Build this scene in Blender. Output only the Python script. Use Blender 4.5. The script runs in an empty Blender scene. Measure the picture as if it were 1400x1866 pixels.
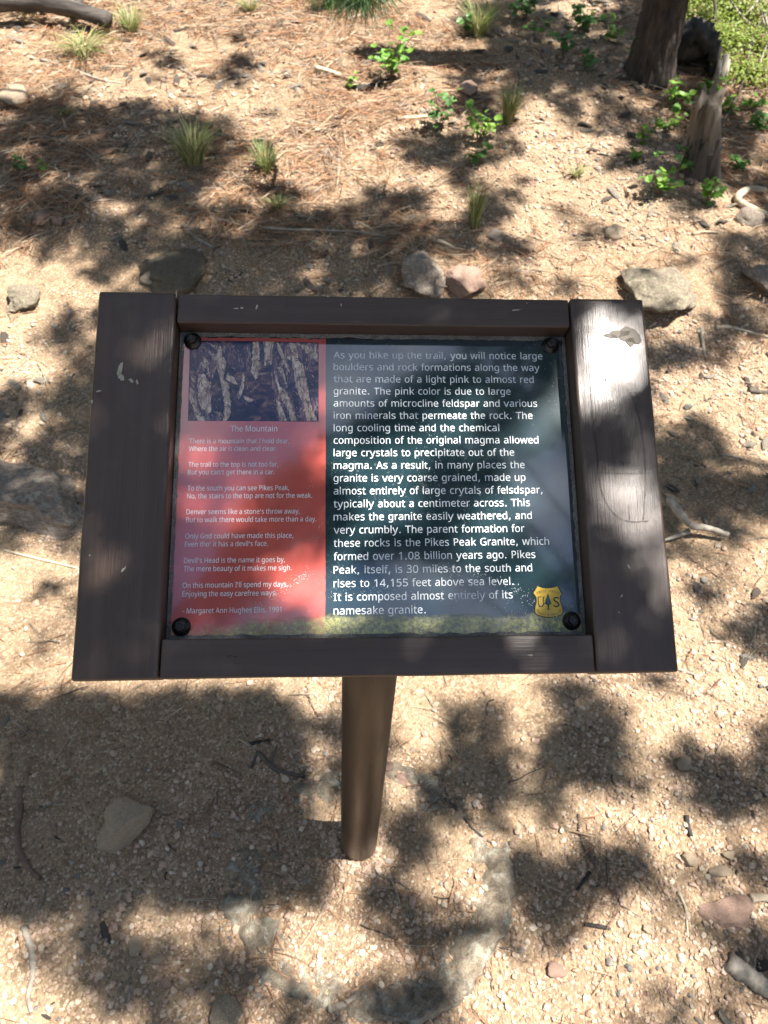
import bpy, bmesh, math, random
import numpy as np
from mathutils import Vector, Matrix, noise as mn
from mathutils.geometry import tessellate_polygon
random.seed(7); rng = np.random.default_rng(7)
SC = bpy.context.scene; COL = SC.collection

# ------------------------------------------------------------------ camera, world, sun, exposure
CP = np.array([-0.032478, -0.509399, 1.698422])
CR = np.array([0.9988, -0.0185, 0.0451]); CU = np.array([-0.0149, 0.7655, 0.6433]); CF = np.array([0.0464, 0.6432, -0.7643])
CF /= np.linalg.norm(CF); CR -= CF*(CR@CF); CR /= np.linalg.norm(CR); CU = np.cross(CR, CF)
cam = bpy.data.cameras.new('camera'); cam_o = bpy.data.objects.new('camera', cam); COL.objects.link(cam_o)
cam.sensor_fit = 'HORIZONTAL'; cam.sensor_width = 36; cam.lens = 36.0
cam.clip_start = 0.05; cam.clip_end = 400
cam_o.matrix_world = Matrix(((CR[0], CU[0], -CF[0], CP[0]), (CR[1], CU[1], -CF[1], CP[1]), (CR[2], CU[2], -CF[2], CP[2]), (0, 0, 0, 1)))
cam.dof.use_dof = True; cam.dof.focus_distance = 0.80; cam.dof.aperture_fstop = 16
SC.camera = cam_o

SUN_EL, SUN_AZ = math.radians(67.0), math.radians(-6.5)      # azimuth measured from +X towards +Y
SV = np.array([math.cos(SUN_EL)*math.cos(SUN_AZ), math.cos(SUN_EL)*math.sin(SUN_AZ), math.sin(SUN_EL)])
world = bpy.data.worlds.new('World'); SC.world = world; world.use_nodes = True
wn = world.node_tree; bg = wn.nodes['Background']
sky = wn.nodes.new('ShaderNodeTexSky'); sky.sky_type = 'NISHITA'; sky.sun_disc = False
sky.sun_elevation = SUN_EL; sky.sun_rotation = math.radians(90) - SUN_AZ
sky.altitude = 2700; sky.air_density = 1.0; sky.dust_density = 1.2; sky.ozone_density = 1.0
tc = wn.nodes.new('ShaderNodeTexCoord'); cn = wn.nodes.new('ShaderNodeTexNoise'); cn.inputs['Scale'].default_value = 3.2; cn.inputs['Detail'].default_value = 6; cn.inputs['Roughness'].default_value = .6
crp = wn.nodes.new('ShaderNodeValToRGB'); crp.color_ramp.elements[0].position = .46; crp.color_ramp.elements[1].position = .72
wn.links.new(tc.outputs['Generated'], cn.inputs['Vector']); wn.links.new(cn.outputs['Fac'], crp.inputs[0])
cmx = wn.nodes.new('ShaderNodeMix'); cmx.data_type = 'RGBA'; cmx.inputs[7].default_value = (6.5, 6.7, 7.0, 1)
wn.links.new(crp.outputs[0], cmx.inputs[0]); wn.links.new(sky.outputs[0], cmx.inputs[6]); wn.links.new(cmx.outputs[2], bg.inputs[0]); bg.inputs[1].default_value = 0.092
sl = bpy.data.lights.new('sun', 'SUN'); sl.energy = 5.0; sl.angle = math.radians(0.53); sl.color = (1, 0.955, 0.885)
so = bpy.data.objects.new('sun', sl); COL.objects.link(so)
so.rotation_euler = Vector(SV).to_track_quat('Z', 'Y').to_euler(); so.location = (4, -1, 12)
SC.view_settings.view_transform = 'Standard'; SC.view_settings.look = 'None'
SC.view_settings.exposure = 1.72; SC.view_settings.gamma = 1.0; SC.view_settings.use_curve_mapping = False
SC.render.engine = 'CYCLES'; SC.cycles.max_bounces = 6; SC.cycles.caustics_reflective = False; SC.cycles.caustics_refractive = False

def px_dir(x, y): return CR*((x-700)/1400.) - CU*((y-933)/1400.) + CF
def to_px(P):
    d = np.atleast_2d(P) - CP; z = d@CF
    z = np.where(z < 0.05, 1e9, z)
    return 700+1400*(d@CR)/z, 933-1400*(d@CU)/z

# ------------------------------------------------------------------ numpy noise and the terrain
def _h(ix, iy, s):
    v = (ix.astype(np.int64)*374761393 + iy.astype(np.int64)*668265263 + s*1274126177) & 0xffffffff
    v = ((v ^ (v >> 13))*1274126177) & 0xffffffff
    return ((v ^ (v >> 16)) & 0xffff)/65535.
def vn(x, y, s=0):
    x = np.asarray(x, float); y = np.asarray(y, float)
    ix = np.floor(x); iy = np.floor(y); fx = x-ix; fy = y-iy
    fx = fx*fx*(3-2*fx); fy = fy*fy*(3-2*fy)
    a = _h(ix, iy, s); b = _h(ix+1, iy, s); c = _h(ix, iy+1, s); d = _h(ix+1, iy+1, s)
    return (a+(b-a)*fx)*(1-fy) + (c+(d-c)*fx)*fy
def fbm(x, y, s=0, o=4):
    t = 0; a = .5
    for i in range(o): t = t + a*vn(x*2**i, y*2**i, s+i*17); a *= .5
    return t/(1-.5**o)
def sstep(a, b, x): t = np.clip((x-a)/(b-a), 0, 1); return t*t*(3-2*t)
def base_h(x, y):
    x = np.asarray(x, float); y = np.asarray(y, float)
    yy = y + 0.12*x
    z = 0.115*np.maximum(yy-1.0, 0)*sstep(.8, 2.2, yy)
    z = z + 0.035*sstep(1.7, 2.15, yy + .25*(fbm(x*1.3, y*1.3, 5)-.5))           # low bank at the trail's edge
    z = z - 0.05*np.maximum(x-1.2, 0)*sstep(1.0, 3.0, y) + 0.03*np.maximum(-x-0.6, 0)*sstep(.8, 2., y)
    return z
def ground_h(x, y):
    near = 1-sstep(.25, .7, np.hypot(x, y))
    far = sstep(1.5, 3.0, y)
    z = base_h(x, y) + (0.030+.03*far)*(fbm(x*2.1, y*2.1, 1, 3)-.5)*(1-.8*near)
    z = z + .007*np.exp(-((np.hypot(x, y)-.045)/.022)**2)
    z = z + 0.016*(fbm(x*9, y*9, 2, 3)-.5) + 0.006*(fbm(x*40, y*40, 3, 2)-.5)
    return z
def gz(x, y): return float(ground_h(np.array([x]), np.array([y]))[0])
_T = 1.0*1.012**np.arange(200)
def hit(px, py):
    """the ground point seen at that place of the photograph"""
    d = px_dir(px, py); ts = _T; P = CP+ts[:, None]*d; b = np.nonzero(P[:, 2] < ground_h(P[:, 0], P[:, 1]))[0]
    if len(b) == 0: return CP+d*12
    lo, hi = ts[max(b[0]-1, 0)], ts[b[0]]
    for _ in range(2):
        q = np.linspace(lo, hi, 24); P = CP+q[:, None]*d; b = np.nonzero(P[:, 2] < ground_h(P[:, 0], P[:, 1]))[0]
        k = b[0] if len(b) else 23; lo, hi = q[max(k-1, 0)], q[k]
    P = CP+d*hi
    return np.array([P[0], P[1], gz(P[0], P[1])])

# ------------------------------------------------------------------ materials
def new_mat(name):
    m = bpy.data.materials.new(name); m.use_nodes = True
    nt = m.node_tree; b = nt.nodes['Principled BSDF']; return m, nt, b
def N(nt, typ, **kw):
    n = nt.nodes.new(typ)
    for k, v in kw.items():
        if k in n.inputs: n.inputs[k].default_value = v
        else: setattr(n, k, v)
    return n
def ramp(nt, src, stops, interp='LINEAR'):
    r = nt.nodes.new('ShaderNodeValToRGB'); r.color_ramp.interpolation = interp
    e = r.color_ramp.elements
    while len(e) < len(stops): e.new(.5)
    for i, (p, c) in enumerate(stops):
        e[i].position = p; e[i].color = (c[0], c[1], c[2], 1) if isinstance(c, tuple) else (c, c, c, 1)
    nt.links.new(src, r.inputs[0]); return r.outputs[0]
def mix(nt, fac, a, b, mode='MIX'):
    m = nt.nodes.new('ShaderNodeMix'); m.data_type = 'RGBA'; m.blend_type = mode
    for sock, v in ((m.inputs[0], fac), (m.inputs[6], a), (m.inputs[7], b)):
        if isinstance(v, bpy.types.NodeSocket): nt.links.new(v, sock)
        elif isinstance(v, (int, float)): sock.default_value = v
        else: sock.default_value = (v[0], v[1], v[2], 1)
    return m.outputs[2]
def coord(nt, which='Object', scale=(1, 1, 1), rot=(0, 0, 0)):
    t = nt.nodes.new('ShaderNodeTexCoord'); mp = nt.nodes.new('ShaderNodeMapping')
    mp.inputs['Scale'].default_value = scale; mp.inputs['Rotation'].default_value = rot
    nt.links.new(t.outputs[which], mp.inputs[0]); return mp.outputs[0]
def geo_pos(nt, scale=(1, 1, 1)):
    t = nt.nodes.new('ShaderNodeNewGeometry'); mp = nt.nodes.new('ShaderNodeMapping')
    mp.inputs['Scale'].default_value = scale; nt.links.new(t.outputs['Position'], mp.inputs[0]); return mp.outputs[0]
def noise_n(nt, vec, scale, detail=4, rough=.55, dist=0.):
    n = N(nt, 'ShaderNodeTexNoise', Scale=scale, Detail=detail, Roughness=rough, Distortion=dist)
    nt.links.new(vec, n.inputs['Vector']); return n.outputs['Fac']
def voro(nt, vec, scale, out='Distance', feature='F1', rnd=1.):
    n = N(nt, 'ShaderNodeTexVoronoi', Scale=scale, Randomness=rnd); n.feature = feature
    nt.links.new(vec, n.inputs['Vector']); return n.outputs[out]
def bump(nt, b, h, strength=.5, dist=.01, prev=None):
    n = N(nt, 'ShaderNodeBump', Strength=strength, Distance=dist)
    nt.links.new(h, n.inputs['Height'])
    if prev is not None: nt.links.new(prev, n.inputs['Normal'])
    nt.links.new(n.outputs[0], b.inputs['Normal']); return n.outputs[0]
def obj_rand(nt):
    return nt.nodes.new('ShaderNodeObjectInfo').outputs['Random']
def setc(nt, b, c):
    if isinstance(c, bpy.types.NodeSocket): nt.links.new(c, b.inputs['Base Color'])
    else: b.inputs['Base Color'].default_value = (*c, 1)

def m_ground():
    m, nt, b = new_mat('granite_soil')
    P = geo_pos(nt)
    big = noise_n(nt, P, 1.6, 5, .6); mid = noise_n(nt, P, 9, 5, .65); fine = noise_n(nt, P, 90, 4, .7)
    c1 = ramp(nt, mid, [(.28, (.155, .105, .067)), (.5, (.32, .228, .148)), (.72, (.46, .348, .235))])
    hum = ramp(nt, big, [(.44, 0.), (.62, 1.)])
    c2 = mix(nt, hum, c1, (.27, .18, .117))
    # duff: darker needle mould on the slope
    at = nt.nodes.new('ShaderNodeAttribute'); at.attribute_name = 'duff'
    duffc = ramp(nt, fine, [(.3, (.13, .085, .055)), (.7, (.33, .235, .155))])
    c3 = mix(nt, at.outputs['Fac'], c2, duffc)
    # coarse grains: each grain its own tint
    g = N(nt, 'ShaderNodeTexVoronoi', Scale=190.); nt.links.new(P, g.inputs['Vector'])
    sep = nt.nodes.new('ShaderNodeSeparateColor'); nt.links.new(g.outputs['Color'], sep.inputs[0])
    gc = ramp(nt, sep.outputs[0], [(0, (.13, .09, .055)), (.25, (.33, .235, .145)), (.5, (.44, .33, .21)), (.72, (.42, .28, .18)), (.9, (.60, .50, .35)), (1, (.09, .075, .06))])
    gm = ramp(nt, sep.outputs[1], [(.35, 0.), (.6, .8)])
    c4 = mix(nt, gm, c3, gc)
    c5 = mix(nt, ramp(nt, fine, [(.3, .55), (.75, 0.)]), c4, (.55, .5, .45), 'MULTIPLY')
    setc(nt, b, c5); b.inputs['Roughness'].default_value = .93; b.inputs['Specular IOR Level'].default_value = .2
    inv = N(nt, 'ShaderNodeMath', operation='SUBTRACT'); inv.inputs[0].default_value = 1; nt.links.new(g.outputs['Distance'], inv.inputs[1])
    p = bump(nt, b, fine, .6, .006); p = bump(nt, b, inv.outputs[0], .7, .004, p)
    return m
def m_gravel(dark=1.):
    m, nt, b = new_mat('pebble_granite')
    r = obj_rand(nt)
    c = ramp(nt, r, [(0, (.24, .165, .11)), (.18, (.43, .295, .215)), (.36, (.50, .37, .265)), (.52, (.48, .315, .24)), (.66, (.58, .46, .34)), (.8, (.42, .295, .215)), (.9, (.70, .59, .45)), (.97, (.22, .20, .18)), (1, (.13, .12, .11))])
    P = coord(nt, 'Object'); f = noise_n(nt, P, 3.5, 4, .6)
    c = mix(nt, ramp(nt, f, [(.35, .6), (.65, 0.)]), c, (.55, .5, .45), 'MULTIPLY')
    setc(nt, b, c); b.inputs['Roughness'].default_value = .8; return m
def m_rock(name, a, c, lichen=None, sc=14):
    m, nt, b = new_mat(name)
    P = coord(nt, 'Object'); f = noise_n(nt, P, sc, 6, .65); s = noise_n(nt, P, sc*9, 3, .7)
    col = ramp(nt, f, [(.3, a), (.7, c)])
    col = mix(nt, ramp(nt, s, [(.38, .8), (.6, 0.)]), col, (.45, .42, .40), 'MULTIPLY')
    if lichen:
        l = noise_n(nt, P, sc*.6, 5, .75, .6)
        col = mix(nt, ramp(nt, l, [(.52, 0.), (.6, .85)]), col, lichen)
    setc(nt, b, col); b.inputs['Roughness'].default_value = .9
    p = bump(nt, b, f, .5, .02); bump(nt, b, s, .6, .004, p); return m
def m_wood(name, a, c, stretch=(1, 1, .12), sc=40, rough=.85):
    m, nt, b = new_mat(name)
    P = coord(nt, 'Object', stretch); f = noise_n(nt, P, sc, 5, .65, .3); g = noise_n(nt, P, sc*.18, 3)
    col = ramp(nt, f, [(.3, a), (.7, c)])
    col = mix(nt, ramp(nt, g, [(.35, .5), (.6, 0.)]), col, (.5, .46, .42), 'MULTIPLY')
    setc(nt, b, col); b.inputs['Roughness'].default_value = rough
    bump(nt, b, f, .9, .006); return m
def m_leaf(name, a, c, rough=.45):
    m, nt, b = new_mat(name)
    r = obj_rand(nt); P = geo_pos(nt); f = noise_n(nt, P, 30, 3)
    col = mix(nt, r, a, c); col = mix(nt, ramp(nt, f, [(.35, .35), (.65, 0.)]), col, (.4, .5, .3), 'MULTIPLY')
    setc(nt, b, col); b.inputs['Roughness'].default_value = rough
    tr = nt.nodes.new('ShaderNodeBsdfTranslucent'); nt.links.new(col, tr.inputs[0])
    ms = N(nt, 'ShaderNodeMixShader'); ms.inputs[0].default_value = .35
    out = nt.nodes['Material Output']
    nt.links.new(b.outputs[0], ms.inputs[1]); nt.links.new(tr.outputs[0], ms.inputs[2]); nt.links.new(ms.outputs[0], out.inputs[0])
    return m
def m_plain(name, c, rough=.5, spec=.5, metal=0.):
    m, nt, b = new_mat(name); P = coord(nt); f = noise_n(nt, P, 60, 3)
    col = mix(nt, ramp(nt, f, [(.4, .3), (.6, 0.)]), c, (.75, .75, .75), 'MULTIPLY')
    setc(nt, b, col); b.inputs['Roughness'].default_value = rough; b.inputs['Specular IOR Level'].default_value = spec; b.inputs['Metallic'].default_value = metal
    return m
def m_paint(name, along):
    """brown brushed-on paint on lumber; brush marks run along one local axis"""
    m, nt, b = new_mat(name)
    st = (.035, 1, 1) if along == 'x' else (1, .035, 1)
    P = coord(nt, 'Object', st); Q = coord(nt, 'Object')
    br = noise_n(nt, P, 420, 4, .6); wide = noise_n(nt, P, 90, 3); blot = noise_n(nt, Q, 16, 4, .6, .4); grit = noise_n(nt, Q, 900, 2)
    col = ramp(nt, wide, [(.35, (.058, .036, .026)), (.7, (.080, .052, .040))])
    col = mix(nt, ramp(nt, blot, [(.58, 0.), (.72, .35)]), col, (.105, .088, .072))       # dust and rubbed places
    setc(nt, b, col)
    rr = ramp(nt, blot, [(.3, .28), (.7, .48)]); nt.links.new(rr, b.inputs['Roughness']); b.inputs['Specular IOR Level'].default_value = .5
    p = bump(nt, b, br, .38, .0012); p = bump(nt, b, grit, .22, .0004, p); return m

M = {}
M['ground'] = m_ground(); M['gravel'] = m_gravel()
M['rock_grey'] = m_rock('grey_granite', (.15, .115, .09), (.42, .34, .27), (.38, .34, .27))
M['rock_pink'] = m_rock('pink_granite', (.33, .20, .15), (.52, .36, .27))
M['rock_tan'] = m_rock('tan_granite', (.38, .28, .19), (.60, .48, .34))
M['rock_lichen'] = m_rock('lichened_granite', (.16, .125, .09), (.36, .30, .22), (.33, .32, .21))
M['rock_dark'] = m_rock('mossy_granite', (.11, .085, .06), (.22, .17, .12), (.14, .13, .07))
M['concrete'] = m_rock('rough_concrete', (.19, .15, .105), (.36, .30, .22), (.36, .345, .28), 42)
M['paint_x'] = m_paint('brown_paint_rails', 'x'); M['paint_y'] = m_paint('brown_paint_boards', 'y')
M['bare_grey'] = m_wood('weathered_grey_wood', (.15, .125, .10), (.42, .37, .30))
M['bare_tan'] = m_wood('bleached_wood', (.36, .29, .20), (.58, .49, .36))
M['bare_dark'] = m_wood('dark_rotten_wood', (.035, .027, .022), (.15, .12, .095))
M['stump'] = m_wood('split_stump_wood', (.06, .048, .036), (.25, .205, .16), (1, 1, .08), 26)
M['old_limb'] = m_wood('old_dark_limb', (.016, .013, .011), (.12, .10, .085), (.12, 1, 1), 40)
M['char'] = m_wood('charred_wood', (.010, .009, .008), (.045, .038, .032), (1, 1, .2), 30)
M['bark'] = m_wood('pine_bark', (.022, .016, .013), (.105, .078, .062), (1, 1, .30), 28)
M['red_twig'] = m_wood('brown_root_bark', (.10, .06, .04), (.22, .14, .10))
M['leaf'] = m_leaf('bright_leaf', (.26, .42, .055), (.13, .31, .055))
M['leaf_dark'] = m_leaf('deep_green_leaf', (.075, .20, .04), (.15, .29, .07))
M['moss'] = m_leaf('yellow_green_groundcover', (.26, .31, .04), (.14, .22, .035), .6)
M['grass_green'] = m_leaf('green_grass', (.21, .28, .075), (.14, .22, .055), .55)
M['grass_dry'] = m_leaf('dry_grass', (.50, .44, .24), (.36, .33, .16), .6)
M['yellow'] = m_leaf('yellow_bud', (.75, .52, .03), (.7, .55, .06))
M['pine'] = m_leaf('pine_needles', (.035, .085, .022), (.05, .11, .028), .5)
M['pine_fresh'] = m_leaf('fresh_pine_needles', (.045, .12, .03), (.07, .15, .035), .5)
def m_duff():
    m, nt, b = new_mat('fallen_needles'); r = obj_rand(nt)
    c = ramp(nt, r, [(0, (.15, .08, .046)), (.25, (.33, .165, .082)), (.5, (.45, .25, .132)), (.68, (.42, .31, .21)), (.84, (.55, .45, .32)), (.93, (.27, .22, .17)), (1, (.14, .11, .09))])
    setc(nt, b, c); b.inputs['Roughness'].default_value = .6; return m
M['needle'] = m_duff()

# ------------------------------------------------------------------ object helpers
def tag(o, label=None, cat=None, group=None, kind=None):
    if label: o['label'] = label
    if cat: o['category'] = cat
    if group: o['group'] = group
    if kind: o['kind'] = kind
    return o
def mesh(name, V, F, mat=None, smooth=True):
    me = bpy.data.meshes.new(name)
    me.from_pydata([tuple(map(float, v)) for v in V], [], [tuple(map(int, f)) for f in F])
    if mat is not None: me.materials.append(M[mat] if isinstance(mat, str) else mat)
    if smooth: me.polygons.foreach_set('use_smooth', [True]*len(me.polygons))
    me.update(); return me
def link(name, me, parent=None, loc=None, rot=None, scale=None):
    o = bpy.data.objects.new(name, me); COL.objects.link(o)
    if parent is not None: o.parent = parent
    if loc is not None: o.location = tuple(loc)
    if rot is not None: o.rotation_euler = rot
    if scale is not None: o.scale = (scale,)*3 if isinstance(scale, (int, float)) else scale
    return o
def empty(name, loc=(0, 0, 0), rot=(0, 0, 0)):
    o = bpy.data.objects.new(name, None); COL.objects.link(o); o.location = tuple(loc); o.rotation_euler = rot; o.empty_display_size = .05; return o
class MB:
    def __init__(s): s.v = []; s.f = []
    def add(s, V, F):
        n = len(s.v); s.v += [tuple(v) for v in V]; s.f += [tuple(i+n for i in f) for f in F]
    def tube(s, pts, rad, seg=8, jit=0., cap=True):
        pts = [Vector(p) for p in pts]; n = len(pts)
        rad = rad if hasattr(rad, '__len__') else [rad]*n
        V = []; F = []; ref = Vector((0, 0, 1))
        t0 = (pts[1]-pts[0]).normalized()
        if abs(t0.dot(ref)) > .9: ref = Vector((1, 0, 0))
        a = t0.cross(ref).normalized()
        for i, p in enumerate(pts):
            t = (pts[min(i+1, n-1)]-pts[max(i-1, 0)]).normalized()
            a = (a-t*a.dot(t)).normalized(); b_ = t.cross(a)
            for k in range(seg):
                th = 2*math.pi*k/seg; r = rad[i]*(1+jit*(random.random()-.5)*2)
                V.append(p+(a*math.cos(th)+b_*math.sin(th))*r)
        for i in range(n-1):
            for k in range(seg):
                q = (k+1) % seg; F.append((i*seg+k, i*seg+q, (i+1)*seg+q, (i+1)*seg+k))
        if cap:
            F.append(tuple(range(seg-1, -1, -1))); F.append(tuple((n-1)*seg+k for k in range(seg)))
        s.add(V, F)
    def mesh(s, name, mat, smooth=True, origin=None):
        V = s.v
        if origin is not None: V = [(v[0]-origin[0], v[1]-origin[1], v[2]-origin[2]) for v in V]
        return mesh(name, V, s.f, mat, smooth)
def spline(pts, n=6):
    P = [Vector(p) for p in pts]; out = []
    for i in range(len(P)-1):
        p0 = P[max(i-1, 0)]; p1 = P[i]; p2 = P[i+1]; p3 = P[min(i+2, len(P)-1)]
        for k in range(n):
            t = k/n
            out.append(.5*((2*p1)+(p2-p0)*t+(2*p0-5*p1+4*p2-p3)*t*t+(3*p1-p0-3*p2+p3)*t**3))
    out.append(P[-1]); return out

# ------------------------------------------------------------------ the ground sheet
def axis(lo, a, b, hi, fine, mid, m_lo, m_hi):
    xs = list(np.arange(a, b, fine)); x = b
    while x < m_hi: xs.append(x); x += mid
    st = mid
    while x < hi: xs.append(x); st *= 1.25; x += st
    xs.append(hi); x = a-mid; L = []
    while x > m_lo: L.append(x); x -= mid
    st = mid
    while x > lo: L.append(x); st *= 1.25; x -= st
    L.append(lo); return np.array(L[::-1]+xs)
gx = axis(-120, -1.5, 1.8, 120, .0125, .04, -3.6, 4.6); gy = axis(-80, -.7, 2.7, 160, .0125, .035, -1.2, 7.5)
X, Y = np.meshgrid(gx, gy); Z = ground_h(X, Y)
nv = X.size; nx = len(gx); ny = len(gy)
def duff_f(x, y):
    yy = y+.15*x
    d = sstep(1.65, 2.3, yy+.8*(fbm(x*1.1, y*1.1, 9)-.5))
    lane = np.exp(-((x-.90-.05*(y-2))/.62)**2)*sstep(1.9, 2.4, y)*(1-sstep(4.3, 5, y))     # bare sandy lane up the slope
    d = d*(1-.9*lane)*(.28+1.4*sstep(.34, .60, fbm(x*2.3, y*2.3, 12, 3)))
    top = sstep(3.4, 4.4, y)*.35
    return np.clip(d-top*1.4, 0, 1)
me = bpy.data.meshes.new('ground'); me.vertices.add(nv)
me.vertices.foreach_set('co', np.stack([X, Y, Z], -1).astype(np.float32).ravel())
i = np.arange(nx-1)[None, :]+nx*np.arange(ny-1)[:, None]; Q = np.stack([i, i+1, i+nx+1, i+nx], -1).reshape(-1, 4)
me.loops.add(Q.size); me.loops.foreach_set('vertex_index', Q.ravel().astype(np.int32))
me.polygons.add(len(Q)); me.polygons.foreach_set('loop_start', (np.arange(len(Q))*4).astype(np.int32))
me.polygons.foreach_set('use_smooth', np.ones(len(Q), bool)); me.update(calc_edges=True)
me.materials.append(M['ground'])
at = me.attributes.new('duff', 'FLOAT', 'POINT'); at.data.foreach_set('value', duff_f(X, Y).astype(np.float32).ravel()*.75)
tag(link('ground', me), kind='structure')

# ------------------------------------------------------------------ the sign: its own frame (u across, v up the slope, w out of the face)
SO = np.array([0, 0.0533, 1.0914]); SX = np.array([.99977, .0215, 0]); SX /= np.linalg.norm(SX)
SUV = np.array([-0.0191, 0.8877, 0.4599]); SUV -= SX*(SUV@SX); SUV /= np.linalg.norm(SUV); SN = np.cross(SX, SUV)
W2, H2 = .31, .2123; UL, UR, VT, VB = -.2235, .2225, .1757, -.1723; PD = -.028
SM = Matrix(((SX[0], SUV[0], SN[0], SO[0]), (SX[1], SUV[1], SN[1], SO[1]), (SX[2], SUV[2], SN[2], SO[2]), (0, 0, 0, 1)))
def SW(u, v, w=0): return SO+SX*u+SUV*v+SN*w
def SP(px, py, w=PD):
    d = px_dir(px, py); t = ((SO+SN*w-CP)@SN)/(d@SN); P = CP+d*t-SO; return float(P@SX), float(P@SUV)
sign = empty('interpretive_sign', (0, 0, 0))
tag(sign, 'brown timber framed interpretive sign with red and blue printed panel on a round post', 'sign')
def spart(name, me, parent=None, off=(0, 0, 0)):
    o = bpy.data.objects.new(name, me); COL.objects.link(o)
    if parent is None: o.parent = sign; o.matrix_local = SM@Matrix.Translation(off)
    else: o.parent = parent
    return o
def slab(u0, u1, v0, v1, w0, w1, mat, bev=.003, seed=0, warp=.0006):
    bm = bmesh.new(); bmesh.ops.create_cube(bm, size=1)
    for v in bm.verts: v.co = Vector(((u0+u1)/2+v.co.x*(u1-u0), (v0+v1)/2+v.co.y*(v1-v0), (w0+w1)/2+v.co.z*(w1-w0)))
    n = 24
    L = [e for e in bm.edges if abs((e.verts[0].co-e.verts[1].co).length-max(u1-u0, v1-v0)) < 1e-5]
    bmesh.ops.bevel(bm, geom=list(bm.edges), offset=bev, segments=3, profile=.6, affect='EDGES')
    ax = 0 if u1-u0 > v1-v0 else 1; a0, a1 = ((u0, u1) if ax == 0 else (v0, v1))
    for k in range(1, n):
        c = a0+(a1-a0)*k/n; no = Vector((1, 0, 0)) if ax == 0 else Vector((0, 1, 0)); pt = no*c
        bmesh.ops.bisect_plane(bm, geom=bm.verts[:]+bm.edges[:]+bm.faces[:], plane_co=pt, plane_no=no)
    for v in bm.verts:
        p = v.co*14+Vector((seed, 3*seed, 0)); nv_ = mn.noise_vector(p); nv2 = mn.noise_vector(v.co*60+Vector((seed, 0, 0)))
        v.co += nv_*warp+nv2*warp*.4
    me = bpy.data.meshes.new('board'); bm.to_mesh(me); bm.free(); me.materials.append(M[mat])
    for p in me.polygons: p.use_smooth = True
    return me
TH = .038
b1 = spart('board', slab(-W2, UL-.0008, -H2, H2, -TH, 0, 'paint_y', .0042, 1)); b1['label'] = 'wide left board, worn with pale chips'
b2 = spart('board', slab(UR+.0008, W2, -H2, H2, -TH, 0, 'paint_y', .0035, 2)); b2['label'] = 'wide right board with scratched outline and rubbed patches'
r1 = spart('rail', slab(UL+.0006, UR-.0006, VT, H2-.0015, -TH, -.0008, 'paint_x', .0025, 3)); r1['label'] = 'top rail'
r2 = spart('rail', slab(UL+.0006, UR-.0006, -H2+.0006, VB, -TH, -.0008, 'paint_x', .0025, 4)); r2['label'] = 'bottom rail'
spart('backing_board', slab(-W2+.012, W2-.012, -H2+.010, H2-.010, -TH-.019, -TH-.0012, 'paint_x', .002, 5, .0003))
# post, cap plate under the board
pb = MB(); PR = .038; hz = 1.0
prof = [(-.25, 1.), (0, 1.), (.3, 1.), (.7, 1.), (hz, 1.)]
pb.tube([(0, 0, z) for z, _ in prof], [PR]*5, 48)
m, nt, b = new_mat('brown_paint_post'); Pc = coord(nt); f = noise_n(nt, Pc, 18, 4); g = noise_n(nt, coord(nt, 'Object', (1, 1, .12)), 60, 4)
c_ = ramp(nt, f, [(.3, (.026, .0155, .0095)), (.7, (.038, .0235, .0148))])
sp_ = nt.nodes.new('ShaderNodeSeparateXYZ'); nt.links.new(Pc, sp_.inputs[0]); mr = N(nt, 'ShaderNodeMapRange'); nt.links.new(sp_.outputs['Z'], mr.inputs[0])
mr.inputs[1].default_value = 0.; mr.inputs[2].default_value = .16; mr.inputs[3].default_value = .75; mr.inputs[4].default_value = 0.
spl = ramp(nt, noise_n(nt, Pc, 160, 5, .75), [(.42, 0.), (.6, 1.)]); ms_ = N(nt, 'ShaderNodeMath', operation='MULTIPLY'); nt.links.new(mr.outputs[0], ms_.inputs[0]); nt.links.new(spl, ms_.inputs[1])
c_ = mix(nt, ms_.outputs[0], c_, (.22, .155, .10))                                     # soil splashed on the foot
scr = ramp(nt, noise_n(nt, coord(nt, 'Object', (1, 1, .05)), 230, 3, .6), [(.62, 0.), (.70, .35)]); c_ = mix(nt, scr, c_, (.085, .06, .042)); setc(nt, b, c_)
nt.links.new(ramp(nt, g, [(.3, .36), (.7, .52)]), b.inputs['Roughness']); bump(nt, b, g, .15, .001); M['post'] = m
post = link('post', pb.mesh('post', 'post'), sign)
fl = MB(); fl.add([(sx*.075, sy*.075, z) for z in (0, -.006) for sx, sy in ((-1, -1), (1, -1), (1, 1), (-1, 1))], [(0, 1, 2, 3), (7, 6, 5, 4), (0, 4, 5, 1), (1, 5, 6, 2), (2, 6, 7, 3), (3, 7, 4, 0)])
spart('mounting_plate', fl.mesh('mounting_plate', 'post', False), None, (0, -.065, -TH-.0195))

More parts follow.
